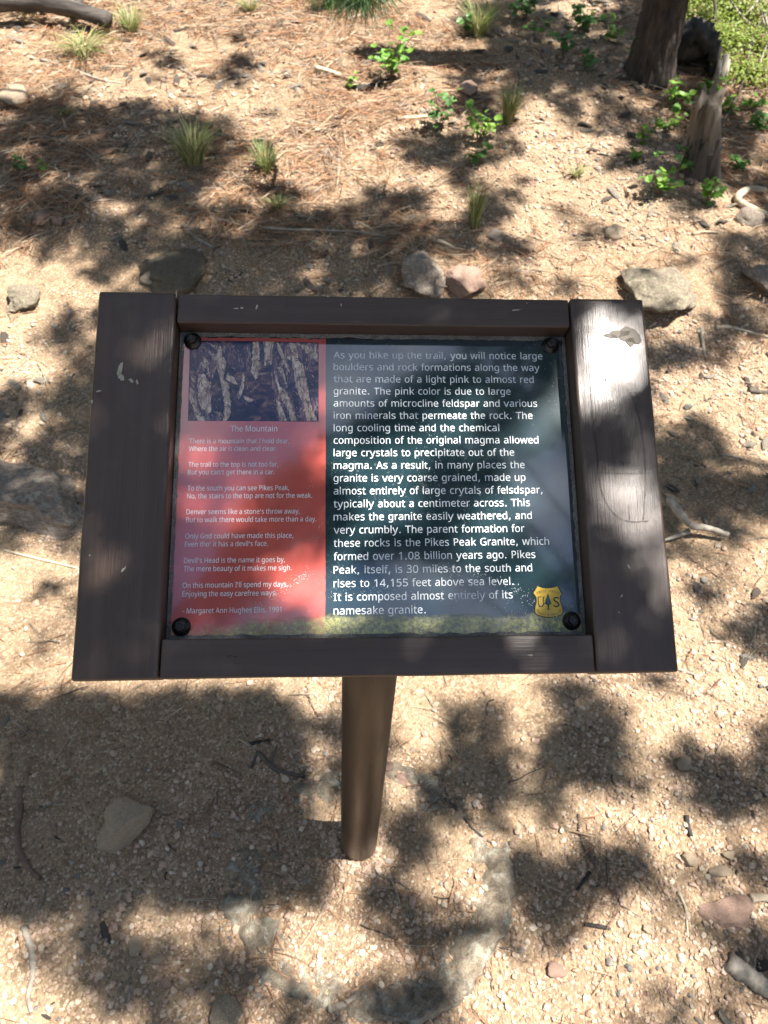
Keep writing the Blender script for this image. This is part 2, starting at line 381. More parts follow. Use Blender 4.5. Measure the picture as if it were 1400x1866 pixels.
# printed panel: laminated sheet with the teal and red grounds, water marks and moss along the foot
def m_print(name, stops, wide, seedv):
    m, nt, b = new_mat(name); Q = coord(nt, 'Object')
    f = noise_n(nt, Q, wide, 4, .6); s = noise_n(nt, Q, 260, 5, .7); sm = noise_n(nt, Q, 11, 3)
    col = ramp(nt, f, stops)
    # fine dried specks, in patches
    patch = ramp(nt, sm, [(.47, 0.), (.66, 1.)]); speck = ramp(nt, s, [(.60, 0.), (.68, .42)])
    mul = N(nt, 'ShaderNodeMath', operation='MULTIPLY'); nt.links.new(patch, mul.inputs[0]); nt.links.new(speck, mul.inputs[1])
    col = mix(nt, mul.outputs[0], col, (.42, .46, .45))
    # lichen film creeping up from the lower edge
    sep = nt.nodes.new('ShaderNodeSeparateXYZ'); nt.links.new(Q, sep.inputs[0])
    wob = noise_n(nt, Q, 24, 5, .7); mp = N(nt, 'ShaderNodeMapRange'); nt.links.new(sep.outputs['Y'], mp.inputs[0])
    mp.inputs[1].default_value = -.170; mp.inputs[2].default_value = -.139; mp.inputs[3].default_value = 1.05; mp.inputs[4].default_value = 0
    ux = N(nt, 'ShaderNodeMapRange'); nt.links.new(sep.outputs['X'], ux.inputs[0])
    ux.inputs[1].default_value = -.19; ux.inputs[2].default_value = -.07; ux.inputs[3].default_value = .45; ux.inputs[4].default_value = 1.
    a = N(nt, 'ShaderNodeMath', operation='MULTIPLY'); nt.links.new(mp.outputs[0], a.inputs[0]); nt.links.new(ux.outputs[0], a.inputs[1])
    wob = mix(nt, .55, wob, noise_n(nt, coord(nt, 'Object', (1, .3, 1)), 13, 2), 'MIX')
    a2 = N(nt, 'ShaderNodeMath', operation='ADD'); nt.links.new(a.outputs[0], a2.inputs[0]); nt.links.new(wob, a2.inputs[1])
    lm = ramp(nt, a2.outputs[0], [(.76, 0.), (1.12, .95)])
    gr = noise_n(nt, Q, 230, 6, .75); lc = ramp(nt, gr, [(.35, (.055, .06, .018)), (.55, (.30, .29, .055)), (.7, (.60, .56, .18))])
    mm = N(nt, 'ShaderNodeMath', operation='MULTIPLY'); nt.links.new(lm, mm.inputs[0]); nt.links.new(ramp(nt, gr, [(.3, .35), (.55, 1.)]), mm.inputs[1])
    col = mix(nt, mm.outputs[0], col, lc)
    setc(nt, b, col)
    rr = N(nt, 'ShaderNodeMapRange'); nt.links.new(lm, rr.inputs[0]); rr.inputs[3].default_value = .085; rr.inputs[4].default_value = .6
    nt.links.new(rr.outputs[0], b.inputs['Roughness']); b.inputs['Specular IOR Level'].default_value = 1.0; b.inputs['Coat Weight'].default_value = .9; b.inputs['Coat Roughness'].default_value = .05; b.inputs['Coat IOR'].default_value = 1.6
    bb = noise_n(nt, Q, 18, 2); bump(nt, b, bb, .06, .002)
    return m
M['teal'] = m_print('teal_print', [(.3, (.011, .028, .036)), (.7, (.016, .037, .046))], 7, 0)
M['red'] = m_print('red_print', [(.3, (.52, .085, .065)), (.7, (.62, .125, .10))], 6, 0)
M['white_print'] = m_plain('white_print', (.82, .84, .84), .2)
PU0, PU1, PV0, PV1, RU = -.2217, .2215, -.168, .1725, -.0579
def flat(name, poly, w, mat, parent, label=None, thick=None):
    me = mesh(name, [(u, v, w) for u, v in poly], [tuple(range(len(poly)))], mat, False)
    o = bpy.data.objects.new(name, me); COL.objects.link(o); o.parent = parent
    if label: o['label'] = label
    return o
def rect(u0, u1, v0, v1): return [(u0, v0), (u1, v0), (u1, v1), (u0, v1)]
def ragged(u0, u1, v0, v1, amp=.0008, n=60):
    P = []
    for k in range(n): P.append((u0+(u1-u0)*k/n, v0+random.uniform(-amp, amp)*.3))
    for k in range(n): P.append((u1+random.uniform(-amp, amp)*.3, v0+(v1-v0)*k/n))
    for k in range(n): P.append((u1-(u1-u0)*k/n, v1-abs(random.gauss(0, amp))))
    for k in range(n): P.append((u0+random.uniform(0, amp), v1-(v1-v0)*k/n))
    return P
pm = MB(); P_ = ragged(PU0-.0005, PU1+.0005, PV0-.002, PV1, .0009)
nP = len(P_); pm.add([(u, v, PD) for u, v in P_]+[(u, v, PD-.004) for u, v in P_], [tuple(range(nP)), tuple(range(2*nP-1, nP-1, -1))]+[(k, k+nP, (k+1) % nP+nP, (k+1) % nP) for k in range(nP)])
panel = spart('printed_panel', pm.mesh('printed_panel', 'teal', False)); panel['label'] = 'glossy printed panel with red poem column and dark teal text block'
spart('sub_panel', slab(UL-.02, UR+.02, VB-.02, VT+.02, PD-.0092, PD-.0046, 'paint_x', .001, 9, 0))
flat('poem_column', ragged(PU0+.0006, RU, PV0-.0015, PV1-.0012, .0007), PD+.00012, 'red', panel)
# caulk bead, ragged
M['caulk'] = m_rock('old_grey_caulk', (.13, .125, .115), (.30, .30, .285), None, 60)
def bead(side, a, b_, base, wd, hgt, ins):
    n = 90; V = []; F = []
    for k in range(n+1):
        t = a+(b_-a)*k/n; j = wd*(1+.35*mn.noise(Vector((t*90, base*31, 0)))+.25*mn.noise(Vector((t*400, base*31, 5))))
        j = max(j, .0006)
        for q, hh in ((0, hgt), (j*.55, hgt*.8), (j, .00025)):
            w = PD+hh; c = base+ins*q
            V.append((t, c, w) if side == 'x' else (c, t, w))
    for k in range(n):
        for q in range(2):
            A = k*3+q; F.append((A, A+1, A+4, A+3))
    me = mesh('sealant_bead', V, F, 'caulk'); return spart('sealant_bead', me)
bead('y', VB, VT, UL, .0040, .0028, 1); bead('y', VB, VT, UR, .0035, .0025, -1)
bead('x', UL, UR, VB, .0052, .0030, 1); bead('x', UL, UR, VT, .0040, .0028, -1)

# ------------------------------------------------------------------ lettering
def text_mesh(s):
    cu = bpy.data.curves.new('t', 'FONT'); cu.body = s; cu.resolution_u = 3
    o = bpy.data.objects.new('t', cu); COL.objects.link(o)
    bpy.context.view_layer.update(); dg = bpy.context.evaluated_depsgraph_get()
    me = bpy.data.meshes.new_from_object(o.evaluated_get(dg))
    bpy.data.objects.remove(o); bpy.data.curves.remove(cu); return me
def co(me): a = np.zeros(len(me.vertices)*3); me.vertices.foreach_get('co', a); return a.reshape(-1, 3)
capH = co(text_mesh('H'))[:, 1].max()
# outlines of a plain humanist sans: {character: [advance, contour, ...]}, 480 units = capital height
GLYPHS = {",":[180,[28,-87,34,-60,40,-32,47,-3,53,27,57,53,61,78,124,78,129,71,122,46,114,20,104,-8,93,-35,82,-62,71,-87]],"-":[216,[27,154,27,206,189,206,189,154]],".":[180,[89,-9,79,-8,69,-5,60,1,54,10,50,22,48,36,50,51,54,63,60,71,69,77,79,80,89,81,100,80,110,77,119,71,126,63,130,51,132,36,130,22,126,10,119,1,110,-5,100,-8]],"0":[384,[191,-7,153,-3,121,10,93,30,72,59,55,95,43,137,35,186,33,240,34,278,37,313,42,344,49,373,61,407,78,435,99,458,125,474,156,484,191,487,229,483,262,471,289,450,312,422,329,386,341,344,349,296,351,240,350,203,347,169,342,137,335,108,322,74,305,45,284,23,258,6,227,-3],[191,44,224,49,249,65,268,92,278,120,286,154,290,194,291,240,290,286,286,326,278,360,268,388,249,415,224,431,191,437,159,431,133,415,115,388,105,360,98,326,93,286,92,240,93,194,98,154,105,120,115,93,133,65,159,49]],"1":[384,[181,0,181,335,181,353,181,369,181,381,183,418,164,400,142,381,91,339,60,379,189,480,238,480,238,0]],"3":[384,[162,-7,137,-6,114,-4,92,-1,71,4,50,11,30,19,30,75,51,65,73,58,95,51,118,47,141,44,163,43,202,46,233,54,256,68,271,87,281,110,284,138,280,165,268,186,249,202,222,213,189,220,150,222,103,222,103,273,150,273,187,275,217,284,240,298,257,316,267,338,271,363,268,385,260,403,247,417,230,428,208,434,183,437,159,435,136,431,117,425,99,417,80,407,62,396,33,437,51,449,72,461,96,471,123,480,152,485,183,486,229,483,266,471,294,453,315,428,327,400,331,367,328,337,319,312,304,290,284,274,260,261,232,253,232,250,267,243,296,231,318,214,333,192,343,166,346,136,344,110,337,85,326,62,311,42,291,25,266,11,237,1,202,-5]],"4":[384,[244,0,244,109,14,109,14,159,240,482,301,482,301,162,371,162,371,109,301,109,301,0],[72,162,244,162,244,313,244,335,244,355,245,372,247,419,244,419,241,410,236,401,231,392,226,382,221,374,216,367]],"5":[384,[167,-7,142,-6,119,-4,97,0,76,5,58,12,42,19,42,75,60,66,79,58,101,52,124,47,146,45,167,44,200,46,229,55,253,69,271,89,282,115,285,147,282,176,273,200,257,219,234,233,203,242,165,244,152,244,138,243,122,241,107,239,94,237,83,234,54,253,72,480,312,480,312,426,122,426,111,287,142,291,155,293,169,294,185,294,220,292,251,285,279,273,302,257,326,229,341,195,346,153,343,118,334,87,319,59,299,36,273,17,242,4,207,-4]],"8":[384,[193,-7,157,-5,125,2,98,12,75,27,51,53,38,85,33,122,34,143,39,162,47,179,57,195,69,209,83,221,99,232,115,242,132,251,110,265,90,281,73,299,59,320,51,344,48,372,50,395,57,416,67,434,81,450,98,463,118,473,141,480,165,485,191,486,231,483,265,473,295,457,317,434,331,406,335,371,334,353,330,336,323,321,313,307,302,295,289,283,275,273,260,263,244,254,263,244,281,233,298,222,313,209,325,196,336,181,344,164,349,145,351,124,346,87,332,55,308,29,276,9,238,-3],[194,277,216,287,236,299,253,312,266,328,274,347,277,369,274,390,266,407,253,421,236,431,215,437,191,439,168,437,147,431,130,421,117,407,109,390,106,369,107,354,111,340,118,328,127,317,137,308,150,299,164,291,178,284],[192,40,222,43,247,51,267,63,281,80,290,100,293,124,290,146,281,165,265,182,245,196,221,210,192,222,181,226,154,213,132,199,114,183,101,165,93,145,91,122,93,100,102,80,116,63,135,51,161,43]],"9":[384,[129,-7,120,-7,109,-6,98,-5,87,-4,77,-2,69,0,69,50,87,46,106,43,128,42,157,43,183,49,205,57,224,69,240,83,254,99,265,118,274,138,280,161,285,185,288,209,289,235,285,235,274,221,260,207,243,196,222,187,199,181,171,179,133,184,99,196,72,217,50,246,38,282,34,324,36,356,42,385,53,411,67,433,85,452,106,467,130,478,157,484,187,486,216,484,244,476,269,463,292,445,312,422,328,393,337,368,344,340,348,309,349,275,348,240,345,206,340,173,332,141,322,110,307,82,289,57,267,35,240,17,208,4,171,-4],[184,226,205,227,223,231,240,239,254,248,266,259,276,272,284,286,288,299,289,314,288,333,284,352,278,371,269,388,258,404,244,418,227,428,208,434,187,437,161,433,138,424,119,409,104,387,95,359,92,325,95,296,102,272,115,252,132,237,155,229]],"A":[429,[0,0,187,482,242,482,428,0,366,0,308,148,118,148,61,0],[138,202,290,202,236,347,230,367,221,396,214,419,210,405,207,392,203,378,193,347]],"B":[437,[65,0,65,480,202,480,244,478,281,473,312,465,338,453,364,431,379,400,384,361,382,334,374,311,361,290,343,274,320,262,293,255,293,251,312,247,331,241,348,234,363,224,376,212,386,197,394,180,399,160,400,136,395,96,380,63,356,36,331,20,303,9,270,2,234,0],[126,275,214,275,251,278,279,284,299,295,312,310,319,330,322,354,319,378,309,397,294,411,272,420,242,426,205,428,126,428],[126,51,222,51,261,54,290,62,311,76,325,94,333,116,336,141,333,165,324,185,310,202,288,215,257,222,218,225,126,225]],"C":[424,[261,-7,226,-5,194,1,165,10,139,24,109,46,85,75,65,109,55,139,47,170,42,204,41,240,43,276,48,309,56,340,67,368,88,403,114,431,146,455,173,469,203,478,236,484,271,486,308,484,342,479,374,470,404,458,379,407,364,413,348,420,330,425,311,430,292,432,271,433,234,430,202,420,173,404,149,381,130,353,116,320,108,282,105,240,107,197,115,160,128,127,146,98,169,76,198,59,231,50,270,46,291,47,311,49,330,52,348,56,367,60,385,65,385,13,367,7,348,2,329,-2,309,-5,286,-6]],"D":[490,[65,0,65,480,213,480,248,478,281,473,311,464,338,453,371,432,398,406,420,374,433,346,442,315,447,282,449,244,445,187,433,138,412,96,383,61,347,35,304,15,255,4,199,0],[126,52,191,52,276,64,337,99,373,159,385,242,383,287,374,326,359,358,338,383,312,403,281,417,245,425,204,428,126,428]],"E":[373,[65,0,65,480,333,480,333,426,126,426,126,277,321,277,321,224,126,224,126,53,333,53,333,0]],"F":[349,[65,0,65,480,333,480,333,426,126,426,126,257,320,257,320,203,126,203,126,0]],"G":[489,[271,-7,235,-5,202,1,172,10,145,23,114,46,88,74,67,108,56,137,48,169,43,203,41,240,43,276,48,310,58,341,71,370,87,396,107,419,129,439,155,456,185,469,217,479,252,484,289,486,316,485,341,483,366,479,389,473,411,466,433,458,410,406,392,413,373,419,352,425,331,430,309,432,286,433,245,430,210,420,178,404,152,381,131,353,116,320,107,282,104,240,106,203,112,169,123,139,137,112,157,89,181,70,210,57,245,48,285,46,305,46,323,47,338,49,353,51,366,54,379,57,379,199,273,199,273,253,439,253,439,18,413,10,387,4,361,-1,333,-4,303,-6]],"H":[498,[65,0,65,480,126,480,126,277,371,277,371,480,432,480,432,0,371,0,371,224,126,224,126,0]],"I":[228,[27,0,27,35,83,48,83,431,27,445,27,480,200,480,200,445,144,431,144,48,200,35,200,0]],"L":[352,[65,0,65,480,126,480,126,54,335,54,335,0]],"M":[609,[65,0,65,480,154,480,302,87,305,87,455,480,544,480,544,0,484,0,484,295,484,318,485,341,486,364,489,420,486,420,326,0,277,0,119,420,116,420,117,405,119,386,120,364,120,340,121,316,121,291,121,0]],"N":[510,[65,0,65,480,135,480,391,83,394,83,392,115,390,162,389,178,389,194,389,209,389,480,445,480,445,0,375,0,118,398,116,398,117,381,118,362,119,340,120,316,121,292,121,268,121,0]],"O":[525,[263,-7,227,-5,194,1,165,11,139,24,109,48,84,76,65,111,55,140,47,171,42,205,41,241,42,277,47,310,55,341,65,370,84,404,109,433,139,456,165,470,195,479,227,485,263,487,298,485,329,479,358,470,384,456,414,433,439,405,458,370,469,341,477,310,482,277,484,240,482,204,477,171,469,139,458,110,439,76,414,47,384,24,358,11,329,1,297,-5],[263,46,301,49,333,59,361,75,382,98,399,126,410,159,417,198,420,240,417,283,410,321,399,354,382,382,361,405,334,421,301,431,263,434,225,431,193,421,165,405,143,382,126,354,114,321,107,283,105,240,107,198,114,159,126,126,143,98,165,75,192,59,225,49]],"P":[406,[65,0,65,480,192,480,236,477,273,470,304,459,329,443,353,415,367,380,372,338,370,313,364,288,354,264,340,243,320,224,294,208,263,196,225,189,181,187,126,187,126,0],[126,238,174,238,216,241,250,248,276,261,295,279,306,304,310,336,306,364,296,387,280,405,257,418,225,425,187,428,126,428]],"R":[418,[65,0,65,480,197,480,239,477,275,471,305,460,329,446,353,419,367,385,372,343,370,319,366,298,358,279,348,264,336,250,322,239,307,229,292,221,276,215,408,0,337,0,221,198,126,198,126,0],[126,249,197,249,233,252,261,259,283,272,298,290,307,313,310,340,306,369,297,391,281,407,259,418,230,425,194,427,126,427]],"S":[369,[166,-7,140,-6,115,-4,91,-1,70,4,51,9,34,16,34,74,52,67,72,60,94,54,119,50,143,47,169,46,201,48,228,55,249,66,265,82,274,101,277,123,276,138,272,151,267,163,258,173,247,183,232,192,214,202,191,211,164,222,126,238,96,256,72,276,54,300,44,329,40,364,42,388,49,410,60,429,74,446,92,460,114,471,138,480,165,485,193,486,219,485,243,483,266,479,287,473,307,467,326,459,307,408,290,414,272,420,253,426,233,430,213,432,192,433,165,431,142,425,124,414,112,400,104,383,101,363,103,348,106,335,111,323,120,313,131,303,144,294,161,285,182,276,206,267,233,256,257,245,278,233,296,221,310,207,322,191,330,173,335,152,337,128,332,89,317,56,291,29,266,13,236,2,203,-4]],"T":[373,[156,0,156,426,7,426,7,480,366,480,366,426,217,426,217,0]],"U":[491,[243,-7,201,-4,164,5,133,21,107,42,87,68,72,98,63,133,60,171,60,480,121,480,121,169,124,133,135,102,152,78,176,60,208,49,246,46,286,50,317,61,341,80,357,106,367,135,370,169,370,480,430,480,430,169,428,137,421,107,410,80,394,55,373,34,348,16,318,4,283,-4]],"V":[403,[171,0,0,480,63,480,171,172,178,153,184,134,189,117,194,100,198,83,201,67,205,83,209,100,214,117,219,135,225,154,232,173,339,480,403,480,232,0]],"W":[625,[135,0,8,480,71,480,146,187,151,166,155,146,160,127,163,108,166,90,169,73,171,91,175,110,179,130,183,150,188,170,194,190,279,480,341,480,429,188,435,167,440,147,445,127,449,107,453,89,455,73,458,90,461,108,465,127,469,146,474,167,479,187,553,480,616,480,488,0,427,0,334,314,323,353,320,366,317,377,314,388,310,409,309,401,306,389,303,372,298,352,293,333,287,312,196,0]],"a":[377,[144,-7,114,-4,86,5,63,19,45,40,34,67,31,100,36,133,50,161,73,183,97,196,127,206,162,212,203,215,265,217,265,238,262,265,256,286,245,301,230,311,212,316,190,318,172,317,154,315,136,310,120,304,104,298,89,291,71,335,87,343,106,350,126,357,148,362,170,365,193,366,233,363,266,353,291,337,308,314,319,283,322,245,322,0,279,0,268,51,265,51,249,33,233,19,216,7,196,0,173,-5],[158,41,187,44,212,52,234,66,251,86,261,112,264,144,264,176,211,174,171,170,140,163,118,152,103,138,95,121,92,99,94,81,100,66,110,55,124,47,140,43]],"b":[413,[228,-7,201,-5,178,0,158,9,142,20,128,32,116,46,111,46,99,0,57,0,57,510,116,510,116,386,116,371,116,357,115,344,114,331,114,321,113,312,116,312,128,327,142,339,158,351,178,359,201,364,228,366,269,361,305,345,335,319,353,293,366,261,374,223,376,180,374,137,366,99,353,67,335,40,305,14,269,-1],[219,42,248,46,273,58,291,78,304,105,312,139,315,181,309,240,291,283,260,308,218,317,183,313,157,302,138,284,126,258,119,224,116,182,116,179,119,138,126,105,138,78,157,58,184,46]],"c":[322,[201,-7,171,-5,143,2,117,13,93,28,74,48,58,73,46,103,39,138,37,178,39,220,47,256,59,286,76,311,96,332,119,347,146,358,174,365,206,367,224,366,241,364,259,361,275,357,288,352,300,347,282,298,271,302,258,306,244,310,230,313,217,314,204,315,158,306,125,281,105,238,98,179,101,139,110,105,124,79,144,60,170,48,201,44,220,45,237,47,253,50,267,55,281,60,294,65,294,13,282,7,268,2,254,-2,239,-4,221,-6]],"d":[413,[185,-7,143,-2,107,14,77,40,60,66,47,98,39,136,37,179,39,223,47,261,60,293,78,319,108,346,144,361,185,367,211,365,234,360,254,351,270,340,285,328,297,314,301,314,299,339,298,350,297,359,297,367,297,510,356,510,356,0,308,0,300,48,297,48,285,34,271,21,254,9,234,0,211,-5],[194,42,228,46,255,56,274,74,287,98,295,129,298,168,298,179,295,220,288,254,275,282,256,302,229,314,193,318,164,313,140,301,122,280,109,252,101,218,98,178,101,138,109,105,122,78,141,58,165,46]],"e":[379,[210,-7,177,-4,147,3,120,14,96,30,75,51,59,76,47,106,39,140,37,177,39,215,46,249,57,279,72,305,90,326,112,344,138,357,166,364,196,367,226,364,252,358,276,347,296,331,313,312,327,290,337,264,343,235,345,204,345,169,98,169,102,131,113,100,129,76,152,58,180,47,213,44,235,44,255,46,274,50,292,55,310,61,328,69,328,17,310,9,292,4,274,-1,255,-4,234,-6],[99,216,283,216,280,244,273,269,262,290,245,306,223,315,195,318,169,315,147,306,129,291,114,271,105,245]],"f":[231,[73,0,73,314,10,314,10,342,73,362,73,383,77,425,87,458,104,483,127,500,156,510,190,514,204,513,217,512,229,510,241,507,251,505,260,502,244,455,220,462,210,464,201,465,191,465,173,463,158,457,147,446,139,430,134,409,132,383,132,360,223,360,223,314,132,314,132,0]],"g":[413,[195,-161,157,-160,123,-155,92,-148,65,-138,65,-84,93,-96,125,-105,160,-110,198,-112,227,-109,251,-100,271,-85,286,-65,295,-40,298,-11,298,3,298,27,300,48,297,48,276,24,251,7,221,-3,185,-7,142,-1,106,15,76,42,59,69,47,101,39,138,37,179,39,220,47,256,59,288,76,316,106,344,142,361,185,367,208,365,229,361,249,353,267,343,283,329,298,312,301,312,309,360,356,360,356,-6,353,-42,346,-74,334,-100,317,-122,294,-139,267,-151,233,-159],[194,42,227,45,253,55,273,71,287,94,295,126,298,165,298,179,295,224,287,259,273,285,252,303,226,313,193,317,165,313,142,301,123,281,109,254,101,220,98,179,101,138,109,104,123,77,141,57,165,46]],"h":[415,[57,0,57,510,116,510,116,361,116,343,115,326,113,310,117,310,130,327,146,341,164,352,185,360,206,364,229,366,269,363,302,352,328,335,346,310,357,276,361,234,361,0,302,0,302,230,293,278,266,307,222,317,186,313,158,302,139,283,126,257,119,225,116,186,116,0]],"i":[173,[87,420,78,421,70,424,62,429,57,436,54,446,52,457,54,469,57,479,62,486,70,491,78,494,87,495,96,494,104,491,111,486,117,479,120,469,122,457,120,446,117,436,111,429,104,424,96,421],[57,0,57,360,116,360,116,0]],"j":[173,[87,420,78,421,70,424,62,429,57,436,54,446,52,457,54,469,57,479,62,486,70,491,78,494,87,495,96,494,104,491,111,486,117,479,120,469,122,457,120,446,117,436,111,429,104,424,96,421],[15,-161,4,-161,-6,-160,-15,-159,-23,-157,-30,-155,-37,-153,-37,-105,-16,-110,-9,-111,-1,-112,7,-112,21,-111,33,-107,43,-100,51,-90,56,-75,57,-56,57,360,116,360,116,-54,113,-85,105,-111,92,-133,73,-148,47,-158]],"k":[359,[57,0,57,510,116,510,116,244,115,216,113,185,116,185,128,201,144,221,158,238,273,360,343,360,197,206,353,0,281,0,156,168,116,132,116,0]],"l":[173,[57,0,57,510,116,510,116,0]],"m":[628,[57,0,57,360,105,360,113,311,117,311,129,328,144,342,162,353,182,361,202,365,223,367,262,363,293,352,317,333,333,306,336,306,350,325,366,340,386,352,407,360,429,365,452,367,489,363,520,353,543,335,560,310,570,277,574,234,574,0,515,0,515,232,507,279,483,308,442,317,410,314,385,304,367,287,355,264,347,234,345,199,345,0,286,0,286,232,278,279,253,308,212,317,180,313,155,302,137,283,125,258,118,226,116,187,116,0]],"n":[415,[57,0,57,360,105,360,113,311,117,311,130,328,146,342,165,353,186,361,208,365,230,367,270,363,302,353,328,335,346,310,357,277,361,234,361,0,302,0,302,230,293,278,266,307,222,317,186,313,158,302,139,283,126,258,119,226,116,187,116,0]],"o":[406,[202,-7,172,-4,143,3,117,15,94,32,75,53,58,79,46,109,39,143,37,181,40,223,48,260,62,292,82,318,106,339,135,355,168,364,204,367,236,364,264,357,290,345,314,328,333,307,349,282,361,252,368,218,370,181,367,139,359,101,345,69,325,42,300,21,271,6,239,-4],[203,42,237,46,263,59,283,80,298,107,306,141,309,181,306,220,298,253,283,281,263,301,236,313,203,317,169,313,143,301,123,281,109,253,101,220,98,181,101,141,109,107,123,80,143,59,170,46]],"p":[413,[57,-161,57,360,105,360,113,311,116,311,128,326,142,339,158,351,178,360,201,365,228,367,270,362,305,346,335,320,353,294,366,262,374,224,376,181,374,137,366,100,353,68,335,41,305,14,269,-1,228,-7,202,-5,179,0,159,9,142,20,128,32,116,46,112,46,115,17,116,6,116,-4,116,-13,116,-161],[219,42,240,44,258,50,273,60,286,74,296,90,305,110,310,132,314,155,315,181,312,220,304,253,291,280,272,301,248,313,218,317,185,314,159,303,140,286,127,262,119,231,116,192,116,181,119,140,126,106,138,78,157,58,184,46]],"r":[277,[57,0,57,360,105,360,112,294,115,294,128,313,143,330,160,345,179,357,201,364,225,367,247,366,267,363,260,308,241,312,221,313,203,311,186,306,169,298,154,286,141,272,131,256,123,236,118,215,116,192,116,0]],"s":[322,[148,-7,124,-6,102,-4,83,-1,66,4,50,9,35,16,35,70,50,63,68,56,87,50,107,45,128,42,149,41,176,43,198,47,214,55,225,66,232,79,234,94,234,103,231,111,227,118,221,125,212,133,200,140,186,147,168,155,146,164,124,173,104,182,86,191,71,200,58,211,48,223,40,237,36,253,34,271,38,299,51,323,72,342,99,356,132,364,169,367,191,366,211,364,231,360,249,355,267,350,284,343,264,296,248,301,233,307,216,312,200,315,183,318,165,318,143,317,124,313,110,307,99,298,93,287,91,275,92,265,95,257,99,249,107,243,116,236,129,229,144,222,162,215,183,206,205,198,225,189,242,180,257,170,269,159,279,147,286,133,290,118,291,99,287,67,274,41,253,20,224,5,189,-4]],"t":[242,[167,-7,149,-6,132,-2,115,3,100,11,87,22,77,37,68,55,63,78,62,105,62,314,11,314,11,343,62,366,86,443,121,443,121,360,225,360,225,314,121,314,121,106,123,86,128,70,137,57,148,49,162,43,177,42,186,42,196,43,205,44,214,46,221,47,228,49,228,4,221,1,212,-1,201,-4,189,-5,178,-6]],"u":[415,[184,-7,144,-3,111,7,86,25,68,49,57,83,53,124,53,360,113,360,113,128,122,81,148,52,193,42,229,46,256,57,276,76,289,102,296,134,299,173,299,360,358,360,358,0,310,0,301,48,298,48,285,31,269,17,250,6,229,-1,207,-5]],"v":[341,[136,0,0,360,63,360,140,148,151,115,162,80,165,70,167,61,169,52,171,52,179,81,182,92,186,104,190,116,201,148,278,360,341,360,204,0]],"w":[528,[106,1,7,361,69,361,118,169,123,149,128,130,132,110,136,92,139,75,142,61,144,61,151,89,159,125,162,136,165,148,169,158,232,361,297,361,359,158,364,142,368,126,373,108,377,91,381,76,383,62,385,62,387,74,390,90,395,108,399,128,404,148,410,169,460,361,520,361,420,1,351,1,289,203,284,222,279,240,274,258,265,299,262,299,260,288,257,274,253,258,249,240,244,221,238,203,173,1]],"y":[343,[56,-161,46,-161,37,-160,28,-160,7,-156,7,-109,25,-111,32,-112,40,-113,47,-113,66,-111,83,-105,97,-95,108,-82,118,-67,127,-49,146,-1,1,360,64,360,142,155,148,137,154,120,160,104,165,88,169,72,172,57,175,57,178,69,182,84,187,101,193,119,199,137,206,156,279,360,343,360,187,-50,174,-81,157,-108,139,-131,116,-148,89,-158]],"\u2019":[403,[64,0,64,480,339,480,339,0],[98,34,306,34,306,445,98,445]]}
GLYPHS['\u2019'] = [180]+[[c+(355 if k % 2 else 0) for k, c in enumerate(L)] for L in GLYPHS[','][1:]]
WIDE = dict(zip('abcdefghijklmnoprstuvwyABCDEFGHIMPT0134589,.-', [601, 623, 521, 623, 596, 352, 623, 633, 274, 344, 592, 274, 973, 633, 607, 623, 427, 521, 394, 633, 592, 818, 592, 684, 686, 698, 771, 632, 575, 775, 751, 421, 843, 603, 616, 636, 636, 636, 636, 636, 636, 636, 364, 364, 454]))
SER_I = [[40, 0, 243, 0, 243, 40, 166, 40, 166, 440, 243, 440, 243, 480, 40, 480, 40, 440, 117, 440, 117, 40, 40, 40]]
_tri = {}
def glyph(ch, loops):
    key = (ch, len(loops[0]))
    if key not in _tri:
        vs = [[Vector((L[k], L[k+1], 0)) for k in range(0, len(L), 2)] for L in loops]
        if ch in 'ij':                                   # stem and dot are apart
            T = []; n = 0
            for L in vs: T += [tuple(n+q for q in t) for t in tessellate_polygon([L])]; n += len(L)
        else: T = tessellate_polygon(vs)
        _tri[key] = ([v for L in vs for v in L], T)
    return _tri[key]
def text_line(s, u0, u1, v, cap, w, mat, name, slope=.006, parent=None, wide=False, bold=0.):
    x = 0; VV = []; FF = []
    for ch in s:
        if ch == ' ': x += 352*.672 if wide else 260*.672; continue
        adv, loops = GLYPHS[ch][0], GLYPHS[ch][1:]; k = 1.
        if wide and ch in WIDE:
            k = WIDE[ch]*.672/adv; na = WIDE[ch]*.672
            if ch == 'I': loops = SER_I; k = 1.
            if ch in ',.il': k = 1.0 + (k-1)*.4; off = (na-adv*k)/2
            else: off = 0
        else: na = adv; off = 0
        P, T = glyph(ch, loops); n = len(VV)
        VV += [(x+off+p.x*k, p.y*(1.0 if not wide or p.y < 0 or ch.isupper() or ch in 'bdfhklt,.014589-' else 1.03)) for p in P]; FF += [tuple(n+q for q in t) for t in T]
        x += na
    xs_ = [p[0] for p in VV]; x0, x1 = min(xs_), max(xs_); sx = (u1-u0)/(x1-x0); sy = cap/480.
    me = mesh(name, [(u0+(p[0]-x0)*sx, v+p[1]*sy-slope*(p[0]-x0)*sx*-1, w) for p in VV], FF, mat, False)
    o = bpy.data.objects.new(name, me); COL.objects.link(o); o.parent = parent or panel; return o
def z5(x, y): return SP(580+x/2.692, 580+y/2.692)
def z4(x, y): return SP(300+x/3.219, 600+y/3.219)
